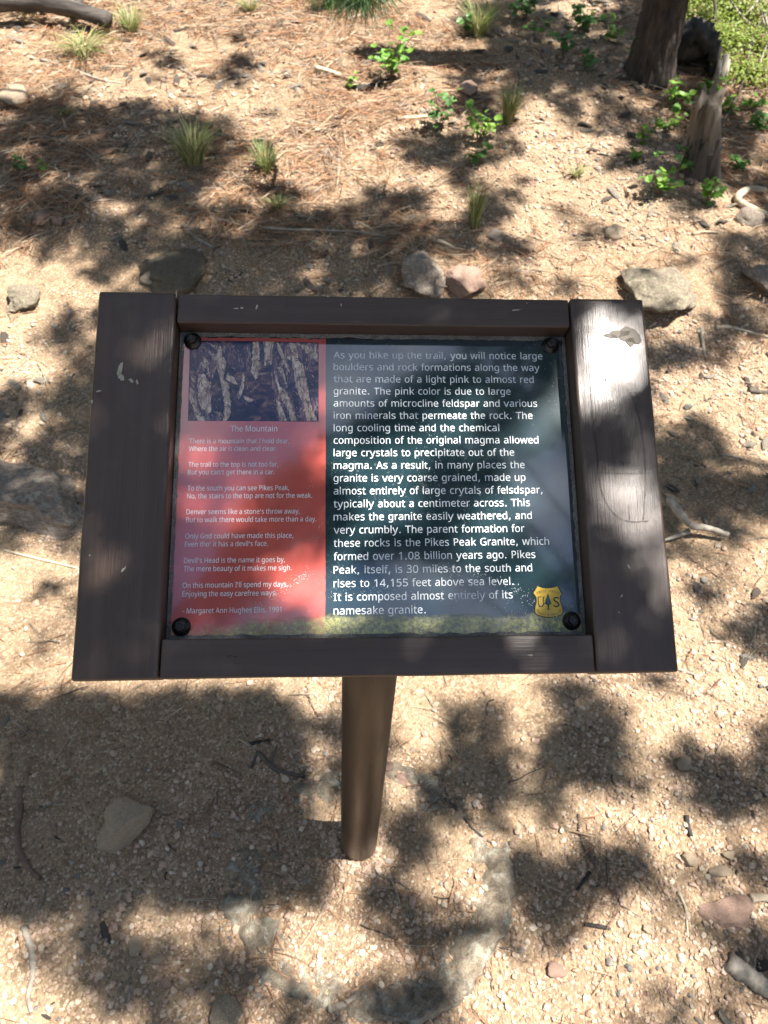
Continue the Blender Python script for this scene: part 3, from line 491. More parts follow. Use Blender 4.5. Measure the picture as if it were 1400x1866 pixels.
info = [('As you hike up the trail, you will notice large', 1100), ('boulders and rock formations along the way', 1087), ('that are made of a light pink to almost red', 1058),
 ('granite. The pink color is due to large', 945), ('amounts of microcline feldspar and various', 1075), ('iron minerals that permeate the rock. The', 1052), ('long cooling time and the chemical', 889),
 ('composition of the original magma allowed', 1081), ('large crystals to precipitate out of the', 963), ('magma. As a result, in many places the', 1014), ('granite is very coarse grained, made up', 1018),
 ('almost entirely of large crytals of felsdspar,', 1101), ('typically about a centimeter across. This', 1040), ('makes the granite easily weathered, and', 1049), ('very crumbly. The parent formation for', 1013),
 ('these rocks is the Pikes Peak Granite, which', 1134), ('formed over 1.08 billion years ago. Pikes', 1067), ('Peak, itself, is 30 miles to the south and', 1051), ('rises to 14,155 feet above sea level.', 960),
 ('It is composed almost entirely of its', 956), ('namesake granite.', 528)]
base5 = [197, 257, 317, 376, 436, 497, 559, 620, 682, 742, 806, 868, 931, 995, 1059, 1123, 1188, 1255, 1321, 1388, 1455]
for k, ((s, xr), yb) in enumerate(zip(info, base5)):
    u0, _ = z5(76, yb); v = .1467-.01467*k; u1, _ = z5(xr, yb+2)
    text_line(s, u0, u1, v, .0082, PD+.00035, 'white_print', 'text_line', wide=True)
poem = [('The Mountain', 387, 661, 600), ('There is a mountain that I hold dear,', 145, 733, 670), ('Where the air is clean and clear.', 142, 658, 715), ('The trail to the top is not too far,', 139, 667, 808),
 ('But you can\u2019t get there in a car.', 137, 645, 853), ('To the south you can see Pikes Peak,', 134, 731, 947), ('No, the stairs to the top are not for the weak.', 132, 866, 993), ('Denver seems like a stone\u2019s throw away,', 128, 792, 1086),
 ('But to walk there would take more than a day.', 126, 890, 1133), ('Only God could have made this place,', 121, 755, 1229), ('Even tho\u2019 it has a devil\u2019s face.', 119, 606, 1276), ('Devil\u2019s Head is the name it goes by,', 114, 706, 1372),
 ('The mere beauty of it makes me sigh.', 112, 745, 1421), ('On this mountain I\u2019ll spend my days,', 106, 722, 1518), ('Enjoying the easy carefree ways.', 104, 655, 1569), ('- Margaret Ann Hughes Ellis, 1991', 106, 685, 1668)]
for k, (s, xa, xb, yb) in enumerate(poem):
    u0, v = z4(xa, yb); u1, _ = z4(xb, yb+2)
    text_line(s, u0, u1, v, .0068 if k == 0 else .0056, PD+.00035, 'white_print', 'text_line')

# the printed photograph of banded cliffs: plain flat print, pale pillars on blue-purple shade
def zp(x, y): return SP(330+x/5.185, 600+y/5.185)
m, nt, b = new_mat('print_cliff_shade'); Qc = coord(nt, 'Object', (1, 1.6, 1), (0, 0, .5)); f = noise_n(nt, Qc, 75, 7, .72, .9); g = noise_n(nt, coord(nt), 22, 3)
c_ = ramp(nt, f, [(.33, (.014, .032, .085)), (.47, (.055, .042, .095)), (.54, (.14, .085, .11)), (.63, (.34, .23, .21)), (.72, (.62, .47, .38))])
c_ = mix(nt, ramp(nt, g, [(.42, .8), (.55, 0.)]), c_, (.014, .030, .075)); setc(nt, b, c_); b.inputs['Roughness'].default_value = .12; M['cliff_dark'] = m
m, nt, b = new_mat('print_cliff_light'); Qc = coord(nt, 'Object', (1, .35, 1), (0, 0, .1)); f = noise_n(nt, Qc, 260, 6, .7, 1.2); g = noise_n(nt, coord(nt), 160, 5, .75)
c_ = ramp(nt, f, [(.30, (.06, .045, .07)), (.42, (.22, .15, .14)), (.52, (.55, .42, .34)), (.68, (.80, .68, .56)), (.8, (.60, .60, .68))])
c_ = mix(nt, ramp(nt, g, [(.36, .7), (.48, 0.)]), c_, (.05, .04, .08)); setc(nt, b, c_); b.inputs['Roughness'].default_value = .12; M['cliff_light'] = m
pic = flat('cliff_picture', [zp(85, 105), zp(65, 865), zp(1300, 872), zp(1300, 125)], PD+.00028, 'cliff_dark', panel)
pil = [[(240, 120), (330, 160), (380, 165), (400, 260), (430, 310), (410, 400), (400, 470), (455, 530), (470, 720), (470, 800), (430, 868), (395, 868), (410, 740), (395, 600), (370, 480), (340, 340), (300, 270), (260, 210), (330, 240), (350, 210), (300, 170)],
 [(165, 430), (220, 420), (270, 500), (285, 620), (285, 790), (250, 790), (190, 740), (160, 660), (158, 520)],
 [(680, 112), (740, 112), (745, 380), (735, 430), (700, 490), (690, 450), (660, 400), (675, 300)],
 [(775, 112), (880, 115), (870, 200), (860, 320), (850, 340), (820, 330), (800, 350), (785, 340), (795, 230)],
 [(585, 400), (600, 470), (595, 560), (570, 620), (545, 680), (540, 640), (555, 560), (575, 490)],
 [(430, 430), (500, 450), (540, 520), (530, 530), (470, 500), (420, 470)],
 [(1050, 310), (1110, 300), (1150, 330), (1190, 500), (1215, 650), (1245, 800), (1240, 870), (1190, 870), (1160, 720), (1120, 640), (1085, 540), (1070, 430)],
 [(1000, 260), (1060, 250), (1100, 290), (1060, 310), (1010, 280)], [(1030, 130), (1080, 130), (1110, 270), (1080, 270), (1040, 200)],
 [(1090, 130), (1180, 150), (1290, 230), (1298, 310), (1230, 260), (1160, 200)],
 [(905, 120), (940, 150), (975, 260), (1030, 400), (1025, 420), (960, 300), (915, 200)],
 [(880, 390), (910, 460), (930, 540), (1000, 590), (1040, 700), (1100, 868), (1040, 868), (1000, 740), (940, 640), (900, 500)],
 [(900, 640), (940, 700), (1000, 868), (930, 868), (905, 760)], [(900, 350), (960, 370), (1010, 540), (1000, 570), (960, 440), (920, 390)],
 [(80, 540), (110, 640), (160, 740), (230, 868), (150, 868), (120, 760), (75, 640)], [(300, 775), (380, 790), (395, 830), (340, 800)], [(590, 630), (700, 670), (640, 690), (600, 660)],
 [(205, 250), (250, 290), (268, 420), (240, 360), (215, 300)], [(90, 440), (130, 470), (140, 520), (110, 490)], [(1200, 760), (1250, 770), (1290, 868), (1240, 868)]]
m, nt, b = new_mat('print_cliff_mid'); Qc = coord(nt, 'Object', (1, .30, 1), (0, 0, .12)); f = noise_n(nt, Qc, 170, 7, .75, 1.4); g = noise_n(nt, coord(nt, 'Object', (1, .6, 1)), 60, 5, .7)
c_ = ramp(nt, f, [(.34, (.016, .024, .055)), (.45, (.085, .055, .10)), (.55, (.23, .15, .18)), (.62, (.55, .39, .34)), (.70, (.80, .64, .52))])
c_ = mix(nt, ramp(nt, g, [(.40, .85), (.53, 0.)]), c_, (.020, .036, .10)); setc(nt, b, c_); b.inputs['Roughness'].default_value = .12; M['cliff_mid'] = m
mids = [[(90, 125), (240, 125), (420, 150), (640, 150), (668, 290), (640, 390), (590, 380), (520, 400), (440, 330), (380, 420), (330, 380), (300, 470), (210, 410), (150, 430), (85, 380)],
 [(745, 120), (1000, 125), (1296, 130), (1296, 300), (1230, 330), (1180, 420), (1100, 420), (1050, 640), (1100, 860), (905, 866), (890, 640), (860, 520), (850, 360), (770, 350), (750, 250)],
 [(80, 500), (150, 540), (280, 640), (290, 800), (395, 830), (395, 866), (72, 862), (78, 650)], [(1110, 660), (1296, 640), (1296, 866), (1120, 866)], [(470, 560), (560, 600), (720, 690), (640, 720), (500, 640)]]
mb = MB()
for pts in mids:
    out = []
    for k in range(len(pts)):
        a, b_ = pts[k], pts[(k+1) % len(pts)]; n = max(1, int(math.hypot(b_[0]-a[0], b_[1]-a[1])/14))
        for q in range(n):
            t = q/n; out.append((a[0]+(b_[0]-a[0])*t+random.gauss(0, 7)*(q > 0), a[1]+(b_[1]-a[1])*t+random.gauss(0, 7)*(q > 0)))
    out = [zp(min(max(x, 72 if y > 500 else 88), 1298), min(max(y, 120), 866)) for x, y in out]
    P3 = [Vector((u, v, 0)) for u, v in out]; mb.add([(u, v, PD+.00034) for u, v in out], tessellate_polygon([P3]))
o = bpy.data.objects.new('cliff_faces', mb.mesh('cliff_faces', 'cliff_mid', False)); COL.objects.link(o); o.parent = pic
mb = MB()
for pts in pil:
    out = []
    for k in range(len(pts)):
        a, b_ = pts[k], pts[(k+1) % len(pts)]; L = math.hypot(b_[0]-a[0], b_[1]-a[1]); n = max(1, int(L/12))
        for q in range(n):
            t = q/n; out.append((a[0]+(b_[0]-a[0])*t+random.gauss(0, 3.2)*(q > 0), a[1]+(b_[1]-a[1])*t+random.gauss(0, 3.2)*(q > 0)))
    out = [zp(min(max(x, 68), 1300), min(max(y, 118), 866)) for x, y in out]
    mb.add([(u, v, PD+.00040) for u, v in out], [tuple(range(len(out)))])
for k in range(150):                                   # small ledges
    x = random.uniform(90, 1270); y = random.uniform(130, 850)
    if 460 < x < 880 and y > 600 or (740 < x < 860 and y > 380): continue
    l = random.uniform(8, 60); th = random.uniform(.4, 1.7); w_ = random.uniform(1.2, 4)
    dx, dy = math.cos(th)*l/2, math.sin(th)*l/2
    q4 = [(x-dx, y-dy), (x+w_, y-w_), (x+dx, y+dy), (x-w_, y+w_)]
    if all(80 < a < 1295 and 122 < c < 866 for a, c in q4): mb.add([(*zp(a, c), PD+.00044) for a, c in q4], [(0, 1, 2, 3)])
cl = mb.mesh('cliff_pillars', 'cliff_light', False); o = bpy.data.objects.new('cliff_pillars', cl); COL.objects.link(o); o.parent = pic

# the yellow shield emblem
def ze(x, y): return SP(940+x/7.778, 1040+y/7.778)
M['shield'] = m_plain('shield_yellow', (.72, .45, .05), .2); M['ink'] = m_plain('dark_green_ink', (.012, .03, .03), .2); M['ink_blue'] = m_plain('blue_green_ink', (.03, .12, .17), .2)
def bez(pts, n=5):
    P = spline([(x, y, 0) for x, y in pts], n); return [(p.x, p.y) for p in P]
sh = [(240, 312)]+bez([(300, 212), (375, 236), (450, 242), (528, 233), (598, 212)])+bez([(655, 322), (634, 370), (640, 450), (664, 530), (670, 590), (648, 630), (570, 655), (480, 668), (380, 655), (300, 632), (266, 590), (272, 520), (290, 430), (280, 365)])
shield = flat('shield_emblem', [ze(x, y) for x, y in sh], PD+.00045, 'ink', panel, 'yellow shield with dark tree between the letters U and S')
cxs, cys = 455, 440
yel = [(cxs+(x-cxs)*.945, cys+(y-cys)*.95) for x, y in sh]
flat('shield_field', [ze(x, y) for x, y in yel], PD+.00055, 'shield', shield)
for ch, xa, xb, yt, yb in (('U', 316, 405, 372, 520), ('S', 535, 625, 372, 518)):
    u0, v0 = ze(xa, yb); u1, _ = ze(xb, yb); _, v1 = ze(xa, yt)
    me = text_mesh(ch); c = co(me); lo, hi = c.min(0), c.max(0)
    d = np.stack([u0+(c[:, 0]-lo[0])/(hi[0]-lo[0])*(u1-u0), v0+(c[:, 1]-lo[1])/(hi[1]-lo[1])*(v1-v0), np.full(len(c), PD+.00065)], -1)
    me.vertices.foreach_set('co', d.astype(np.float32).ravel()); me.materials.clear(); me.materials.append(M['ink'])
    o = bpy.data.objects.new('letter', me); COL.objects.link(o); o.parent = shield
for (xa, xb, yy) in ((314, 362, 374), (382, 408, 374), (0, 0, 0)):
    if xa: flat('serif', [ze(xa, yy-6), ze(xb, yy-6), ze(xb, yy+6), ze(xa, yy+6)], PD+.00066, 'ink', shield)
tr = [(455, 318)]; 
for k in range(6):
    y = 350+k*24; w_ = 14+k*9; tr += [(455+w_, y+6), (455+w_*.6, y)]
tr += [(470, 492), (468, 540), (505, 552), (435, 552), (452, 540), (450, 492)]
L_ = []
for k in range(5, -1, -1):
    y = 350+k*24; w_ = 14+k*9; L_ += [(455-w_*.6, y), (455-w_, y+6)]
tr += L_
flat('tree_mark', [ze(x, y) for x, y in tr], PD+.00065, 'ink', shield)
flat('tree_mark', [ze(x, y) for x, y in [(455, 345), (470, 420), (480, 465), (455, 480), (436, 440), (448, 400)]], PD+.00072, 'ink_blue', shield)
def arc_text(s, pts, cap):
    P = spline([(x, y, 0) for x, y in pts], 8); cum = [0]
    for k in range(1, len(P)): cum.append(cum[-1]+(P[k]-P[k-1]).length)
    mbx = MB()
    for k, ch in enumerate(s):
        if ch == ' ': continue
        t = (k+.5)/len(s)*cum[-1]; q = min(int(np.searchsorted(cum, t)), len(P)-1); q = max(q, 1)
        a, b_ = P[q-1], P[q]; pt = a+(b_-a)*((t-cum[q-1])/(cum[q]-cum[q-1]+1e-9)); d = (b_-a).normalized()
        me = text_mesh(ch); c = co(me); cx_ = (c[:, 0].min()+c[:, 0].max())/2; s_ = cap/capH
        V = []
        for p in c:
            lx, ly = (p[0]-cx_)*s_*.8, p[1]*s_
            X_, Y_ = pt.x+d.x*lx+d.y*ly, pt.y+d.y*lx-d.x*ly
            V.append((*ze(X_, Y_), PD+.00065))
        mbx.add(V, [tuple(p.vertices) for p in me.polygons])
    o = bpy.data.objects.new('arched_lettering', mbx.mesh('arched_lettering', 'ink', False)); COL.objects.link(o); o.parent = shield
arc_text('FOREST SERVICE', [(298, 338), (370, 312), (455, 305), (540, 315), (618, 343)], 34)
arc_text('DEPARTMENT OF AGRICULTURE', [(300, 545), (310, 600), (370, 628), (470, 640), (570, 628), (630, 600), (642, 540)], 24)

# bolts with washers in the corners of the opening
def lathe(prof, seg=28):
    V = []; F = []
    for r, z in prof:
        for k in range(seg): a = 2*math.pi*k/seg; V.append((r*math.cos(a), r*math.sin(a), z))
    for i_ in range(len(prof)-1):
        for k in range(seg): q = (k+1) % seg; F.append((i_*seg+k, i_*seg+q, (i_+1)*seg+q, (i_+1)*seg+k))
    F.append(tuple((len(prof)-1)*seg+k for k in range(seg))); return V, F
M['black_steel'] = m_plain('blackened_steel', (.018, .015, .014), .30, .6, .3)
hexm = MB(); hv, hf = lathe([(.0062, 0), (.0062, .0040), (.0052, .0052), (.0036, .0056), (.0028, .0050)], 6); hexm.add(hv, hf)
hexme = hexm.mesh('bolt', 'black_steel', False)
wm = MB(); wv, wf = lathe([(.0098, 0), (.0100, .0016), (.0094, .0026), (.0070, .0034), (.0068, .0052), (.0060, .0056)]); wm.add(wv, wf); wme = wm.mesh('washer', 'black_steel')
for (u, v, a) in ((-.2095, .1655, .3), (.2055, .1655, .1), (-.2085, -.1580, .5), (.2082, -.1560, .2)):
    o = bpy.data.objects.new('bolt', hexme); COL.objects.link(o); o.parent = sign
    o.matrix_local = SM@Matrix.Translation((u, v, PD+.006))@Matrix.Rotation(a, 4, 'Z')
    w_ = bpy.data.objects.new('washer', wme); COL.objects.link(w_); w_.parent = o; w_.location = (0, 0, -.0057)

# wear: chips to bare wood, scratches, specks of dried grime (thin flakes 0.1-0.2 mm proud)
M['chip'] = m_plain('bare_wood_chip', (.40, .36, .28), .8); M['scratch'] = m_plain('scratch_line', (.022, .017, .015), .7); M['grime'] = m_plain('dried_grime', (.40, .43, .42), .5)
M['smear'] = m_plain('dull_smear', (.085, .068, .052), .7)
def blob(mb, u, v, a, b_, rot, w, n=14, jag=.35):
    ph = random.random()*99; P = []
    for k in range(n):
        th = 2*math.pi*k/n; r = 1+jag*mn.noise(Vector((math.cos(th)*1.7+ph, math.sin(th)*1.7, ph)))*2
        x, y = a*r*math.cos(th), b_*r*math.sin(th); P.append((u+x*math.cos(rot)-y*math.sin(rot), v+x*math.sin(rot)+y*math.cos(rot), w))
    mb.add(P, [tuple(range(n))])
def wear(name, items, mat, w, parent):
    for (x, y, a, b_, r) in items:
        mb = MB(); u, v = SP(x, y, 0); blob(mb, u, v, a, b_, r, w)
        o = bpy.data.objects.new(name, mb.mesh(name, mat, False)); COL.objects.link(o); o.parent = parent
wear('paint_chip', [(219, 674, .0022, .0085, -.1), (222, 688, .0030, .0050, .3), (240, 694, .0030, .0018, -.6), (250, 697, .0012, .0028, .2), (181, 713, .0030, .0012, .1), (168, 732, .0008, .0025, 0), (226, 1037, .0010, .0035, -.7), (164, 1012, .0008, .0008, 0), (322, 536, .0008, .0050, 0)], 'chip', .0009, b1)
wear('paint_chip', [(430, 562, .0035, .0010, 0), (441, 561, .0018, .0012, .2), (468, 560, .0009, .0028, -.2), (622, 556, .0007, .0020, .3), (597, 540, .0025, .0008, -.4), (941, 565, .0040, .0009, .1), (960, 552, .0010, .0008, 0)], 'chip', .0002, r1)
wear('paint_chip', [(417, 1196, .0020, .0007, .4), (429, 1196, .0022, .0006, 0)], 'scratch', .0002, r2)
wear('paint_chip', [(968, 1194, .0030, .0007, 0)], 'chip', .0002, r2)
wear('paint_chip', [(1145, 1032, .0012, .0026, .5), (1133, 1086, .0018, .0010, .8), (1128, 1116, .0015, .0006, 0), (1119, 744, .0010, .0014, 0), (1105, 691, .0012, .0016, .4)], 'chip', .0009, b2)
def zf(x, y): return (1000+x/2.333, 500+y/2.333)
_k = blob
def blob(mb, u, v, a, b_, rot, w, n=14, jag=.35): _k(mb, u, v, a, b_, rot, w, 28 if n == 14 else n, .16 if n == 14 else jag)
wear('rubbed_smear', [(*zf(345, 262), .013, .0095, -.25), (*zf(300, 252), .012, .0045, .08), (*zf(262, 262), .008, .0022, -.2), (*zf(348, 288), .0055, .005, .4)], 'smear', .0008, b2)
blob = _k
def ribbon(pts, wd, w):
    P = spline([(*SP(*zf(x, y), 0), 0) for x, y in pts], 6); V = []; F = []
    for k, p in enumerate(P):
        t = (P[min(k+1, len(P)-1)]-P[max(k-1, 0)]).normalized(); nrm = Vector((-t.y, t.x, 0)); ww = wd*(.6+.6*random.random())
        V += [tuple(p+nrm*ww+Vector((0, 0, w))), tuple(p-nrm*ww+Vector((0, 0, w)))]
    for k in range(len(P)-1): F.append((2*k, 2*k+1, 2*k+3, 2*k+2))
    return V, F
mb = MB()
for pts, wd in (([(178, 470), (186, 600), (205, 750), (215, 880), (250, 980), (300, 1035), (360, 1052), (425, 1048)], .00028), ([(348, 500), (380, 590), (400, 700), (412, 850), (408, 980), (402, 1045)], .00026),
                ([(210, 842), (300, 846), (432, 846)], .00022), ([(340, 978), (345, 1045)], .00022)):
    mb.add(*ribbon(pts, wd, .0010))
o = bpy.data.objects.new('scratched_outline', mb.mesh('scratched_outline', 'scratch', False)); COL.objects.link(o); o.parent = b2
mb = MB()
def specks(path, n, spread, smin, smax):
    P = spline([(x, y, 0) for x, y in path], 12)
    for _ in range(n):
        p = P[random.randrange(len(P))]; x = p.x+random.gauss(0, spread); y = p.y+random.gauss(0, spread)
        u, v = SP(x, y)
        if PU0+.003 < u < PU1-.003 and PV0+.003 < v < PV1-.003: blob(mb, u, v, random.uniform(smin, smax), random.uniform(smin, smax)*.5, random.random()*3, PD+.0008, 6)
specks([(440, 1120), (470, 1105), (510, 1080), (545, 1055), (560, 1045)], 150, 5, .0003, .0009)
specks([(800, 1035), (860, 1045), (930, 1070), (990, 1110), (1035, 1140)], 170, 6, .0003, .0009)
specks([(700, 1075), (800, 1085), (900, 1100), (980, 1130)], 130, 12, .0002, .0006)
specks([(560, 850), (580, 930), (585, 980)], 26, 8, .0003, .0008); specks([(780, 760), (790, 830), (800, 900)], 150, 26, .0002, .0006)
specks([(600, 1085), (650, 1080), (700, 1075)], 60, 6, .0002, .0006); specks([(500, 1060), (490, 1130)], 50, 14, .0002, .0005)
o = bpy.data.objects.new('grime_specks', mb.mesh('grime_specks', 'grime', False)); COL.objects.link(o); o.parent = panel; o['kind'] = 'stuff'

# ------------------------------------------------------------------ concrete footing under the post, half buried in grit
def footing():
    c = hit(676, 1640); V = []; F = []; nr, na = 44, 200
    for i_ in range(nr+1):
        r_ = i_/nr
        for k in range(na):
            a = 2*math.pi*k/na; ca, sa = math.cos(a), math.sin(a)
            R_ = .318*(1+.12*mn.noise(Vector((ca*1.6, sa*1.6, 3)))+.05*mn.noise(Vector((ca*6, sa*6, 9)))+.03*mn.noise(Vector((ca*19, sa*19, 9))))
            x = c[0]+ca*r_*R_; y = c[1]+.045+sa*r_*R_*.80; z = gz(x, y)
            rim = float(sstep(.50, .86, np.array(r_)))*(1-float(sstep(.955, 1., np.array(r_))))
            expo = max(0., .34+.85*math.exp(-((a-5.25+math.pi) % (2*math.pi)-math.pi)**2/.55)+.55*math.exp(-((a-6.25+math.pi) % (2*math.pi)-math.pi)**2/.12)+.5*math.exp(-((a-3.5+math.pi) % (2*math.pi)-math.pi)**2/.10)+.5*mn.noise(Vector((ca*5, sa*5, 21))))
            z += -.021+rim*(.014+.024*expo)-.05*float(sstep(.93, 1., np.array(r_)))+.016*mn.noise(Vector((x*22, y*22, 1)))+.013*mn.noise(Vector((x*48, y*48, 1)))+.011*mn.noise(Vector((x*95, y*95, 1)))+.006*mn.noise(Vector((x*210, y*210, 1)))
            V.append((x, y, z))
    for i_ in range(nr):
        for k in range(na): q = (k+1) % na; F.append((i_*na+k, i_*na+q, (i_+1)*na+q, (i_+1)*na+k))
    o0 = (c[0], c[1], gz(c[0], c[1]))
    me = mesh('concrete_footing', [(v[0]-o0[0], v[1]-o0[1], v[2]-o0[2]) for v in V], F, 'concrete', True); return link('concrete_footing', me, loc=o0)
tag(footing(), 'rough grey concrete footing half buried in grit round the foot of the post', 'footing')

# ------------------------------------------------------------------ rocks
def rock_mesh(seed, sub=3, facets=5, flat_=.6):
    rs = random.Random(seed); bm = bmesh.new(); bmesh.ops.create_icosphere(bm, subdivisions=sub, radius=1)
    pl = [(Vector((rs.gauss(0, 1), rs.gauss(0, 1), rs.gauss(0, .8))).normalized(), rs.uniform(.55, .85)) for _ in range(facets+5)]
    for v in bm.verts:
        p = v.co.copy()
        for n_, d in pl:
            e = p.dot(n_)-d
            if e > 0: p -= n_*e*.92
        p += p.normalized()*(.20*mn.noise(p*1.4+Vector((seed, 0, 0)))+.09*mn.noise(p*4+Vector((seed, 0, 0)))+.035*mn.noise(p*11+Vector((seed, 0, 0)))*(sub > 2)+.02*mn.noise(p*24)*(sub > 3))
        v.co = Vector((p.x, p.y, p.z*flat_))
    me = bpy.data.meshes.new('rock'); bm.to_mesh(me); bm.free()
    me.polygons.foreach_set('use_smooth', [sub > 2]*len(me.polygons)); return me
def pxm(px, P):
    """metres spanned by one target pixel at a point"""
    return float((np.asarray(P)-CP)@CF)/1400.*px
def rock(name, x, y, wpx, hpx, mat, label, cat='rock', seed=1, rot=0, bury=.35, flat_=.6, group=None, sub=5):
    P = hit(x, y+hpx*.15); w = pxm(wpx, P)/2; el = math.asin((CP[2]-P[2])/np.linalg.norm(CP-P))
    dep = pxm(hpx, P)/2/math.sin(el)*.85
    me = rock_mesh(seed, sub, 5, 1.); me.materials.append(M[mat])
    o = link(name, me, loc=(P[0], P[1], P[2]+min(w, dep)*flat_*(1-2*bury)), rot=(0, 0, rot), scale=(w*1.25, dep*1.25, min(w, dep)*flat_*1.25))
    return tag(o, label, cat, group)
rock('boulder', 52, 898, 215, 118, 'rock_grey', 'large weathered grey rock half buried at left edge beside the left board', seed=3, rot=-.25, bury=.38, flat_=.55)
rock('rock', 230, 1492, 96, 78, 'rock_tan', 'tan broken stone bedded in gravel at lower left of the post', seed=9, rot=.5, bury=.22, flat_=.85)
rock('rock', 766, 498, 82, 66, 'rock_grey', 'rounded grey-pink rock just behind the top rail', seed=12, bury=.36, flat_=.6)
rock('rock', 850, 512, 66, 46, 'rock_pink', 'flat pink stone just right of the rounded rock behind the top rail', seed=15, bury=.35)
rock('rock', 1190, 524, 104, 76, 'rock_lichen', 'big greenish grey rock with shaded top behind the right board', seed=21, rot=.3, bury=.36, flat_=.6)
rock('rock', 44, 545, 56, 34, 'rock_lichen', 'small crusty lichen covered rock left of the sign', seed=24, bury=.3)
rock('rock', 322, 482, 110, 74, 'rock_dark', 'dark mossy rock in shade behind the left board', seed=27, bury=.42, flat_=.34)
rock('stone', 273, 506, 26, 24, 'rock_tan', 'small pale stone beside the dark mossy rock', seed=28, bury=.25, sub=3)
rock('stone', 852, 160, 26, 24, 'rock_pink', 'small round pink stone high on the bare slope', seed=30, bury=.2, sub=3)
rock('stone', 30, 176, 40, 26, 'rock_tan', 'pale angular stone near the left edge below the dead branch', seed=31, bury=.25, sub=3)
rock('rock', 1330, 1655, 100, 56, 'rock_pink', 'flat pink slab bedded flush in gravel at lower right', seed=33, bury=.45, flat_=.4)
rock('stone', 1256, 1564, 30, 26, 'rock_tan', 'cream round stone on the gravel right of the footing', seed=35, bury=.2, sub=3)
rock('stone', 1308, 1586, 40, 20, 'rock_tan', 'long cream stone beside the round cream stone', seed=36, bury=.2, sub=3)
rock('stone', 1328, 1557, 22, 17, 'rock_tan', 'little white stone above the long cream stone', seed=37, bury=.2, sub=3)
rock('stone', 739, 1418, 34, 24, 'rock_pink', 'reddish stone right of the post foot in shade', seed=38, bury=.3, sub=3)
rock('stone', 700, 1395, 46, 30, 'rock_pink', 'dull pink stone touching the right side of the post shadow', seed=39, bury=.4, sub=3)
rock('stone', 408, 1838, 52, 60, 'rock_lichen', 'greenish flat stone at the bottom edge left of centre', seed=40, bury=.42, flat_=.5, sub=3)
rock('stone', 246, 1722, 26, 34, 'rock_tan', 'dull tan stone among needles at lower left', seed=41, bury=.3, sub=3)
rock('stone', 286, 1745, 22, 18, 'rock_tan', 'small cream stone next to the dull tan stone', seed=42, bury=.2, sub=3)
rock('stone', 302, 1790, 24, 22, 'rock_pink', 'small pinkish stone below the cream one at lower left', seed=43, bury=.2, sub=3)
rock('stone', 1360, 395, 44, 22, 'rock_grey', 'low grey stone by the bleached root at right', seed=44, bury=.3, sub=3)
rock('rock', 1395, 505, 70, 50, 'rock_grey', 'pinkish grey rock cut by the right edge above the sticks', seed=45, bury=.3)
rock('stone', 424, 1820, 20, 14, 'rock_pink', 'tiny pink stone beside the greenish flat stone', seed=46, bury=.2, sub=3)
rock('stone', 1180, 1690, 20, 14, 'rock_tan', 'white speck of quartz on bright gravel at lower right', seed=47, bury=.2, sub=3)
rock('stone', 840, 1762, 22, 18, 'rock_lichen', 'small grey stone by the front rim of the footing', seed=48, bury=.25, sub=3)
rock('stone', 1012, 1765, 34, 28, 'rock_pink', 'dark pink stone in a crack of shade below the footing', seed=49, bury=.3, sub=3)
rock('stone', 1245, 1388, 26, 26, 'rock_tan', 'pale stone in the sunlit gravel below the right board', seed=50, bury=.3, sub=3)
rock('stone', 905, 430, 30, 16, 'rock_grey', 'small grey stone in the needles behind the sign', seed=52, bury=.3, sub=3)
rock('stone', 1120, 425, 36, 20, 'rock_tan', 'low tan stone on the bare sandy lane', seed=53, bury=.35, sub=3)
rock('stone', 75, 398, 30, 16, 'rock_pink', 'pinkish stone in the deep shade at left', seed=54, bury=.3, sub=3)
rock('stone', 105, 402, 24, 14, 'rock_pink', 'flat brown-pink stone right beside the pinkish one at left', seed=55, bury=.3, sub=3)
# the largest loose pebbles singly
pcol = [rock_mesh(100+k, 2, 5, .75) for k in range(6)]
for q_ in pcol: q_.materials.append(M['gravel'])
cnt = 0
while cnt < 240:
    x, y = random.uniform(0, 1400), random.uniform(1235, 1866)**1.0
    if random.random() < .25: x, y = random.choice([random.uniform(0, 170), random.uniform(1200, 1400)]), random.uniform(550, 1240)
    if 612 < x < 725 and y < 1560: continue
    if float(vn(x/90, y/90, 55)) < .35: continue
    P = hit(x, y); r = pxm(random.choice([9, 10, 11, 12, 14, 17]), P)/2
    o = link('pebble', random.choice(pcol), loc=(P[0], P[1], P[2]+r*.25), rot=(random.random()*.6, random.random()*.6, random.random()*6), scale=(r*1.15, r*random.uniform(.75, 1.15), r*.9))
    tag(o, 'small angular granite pebble lying loose in the trail gravel', 'pebble', 'loose pebbles on the trail'); cnt += 1

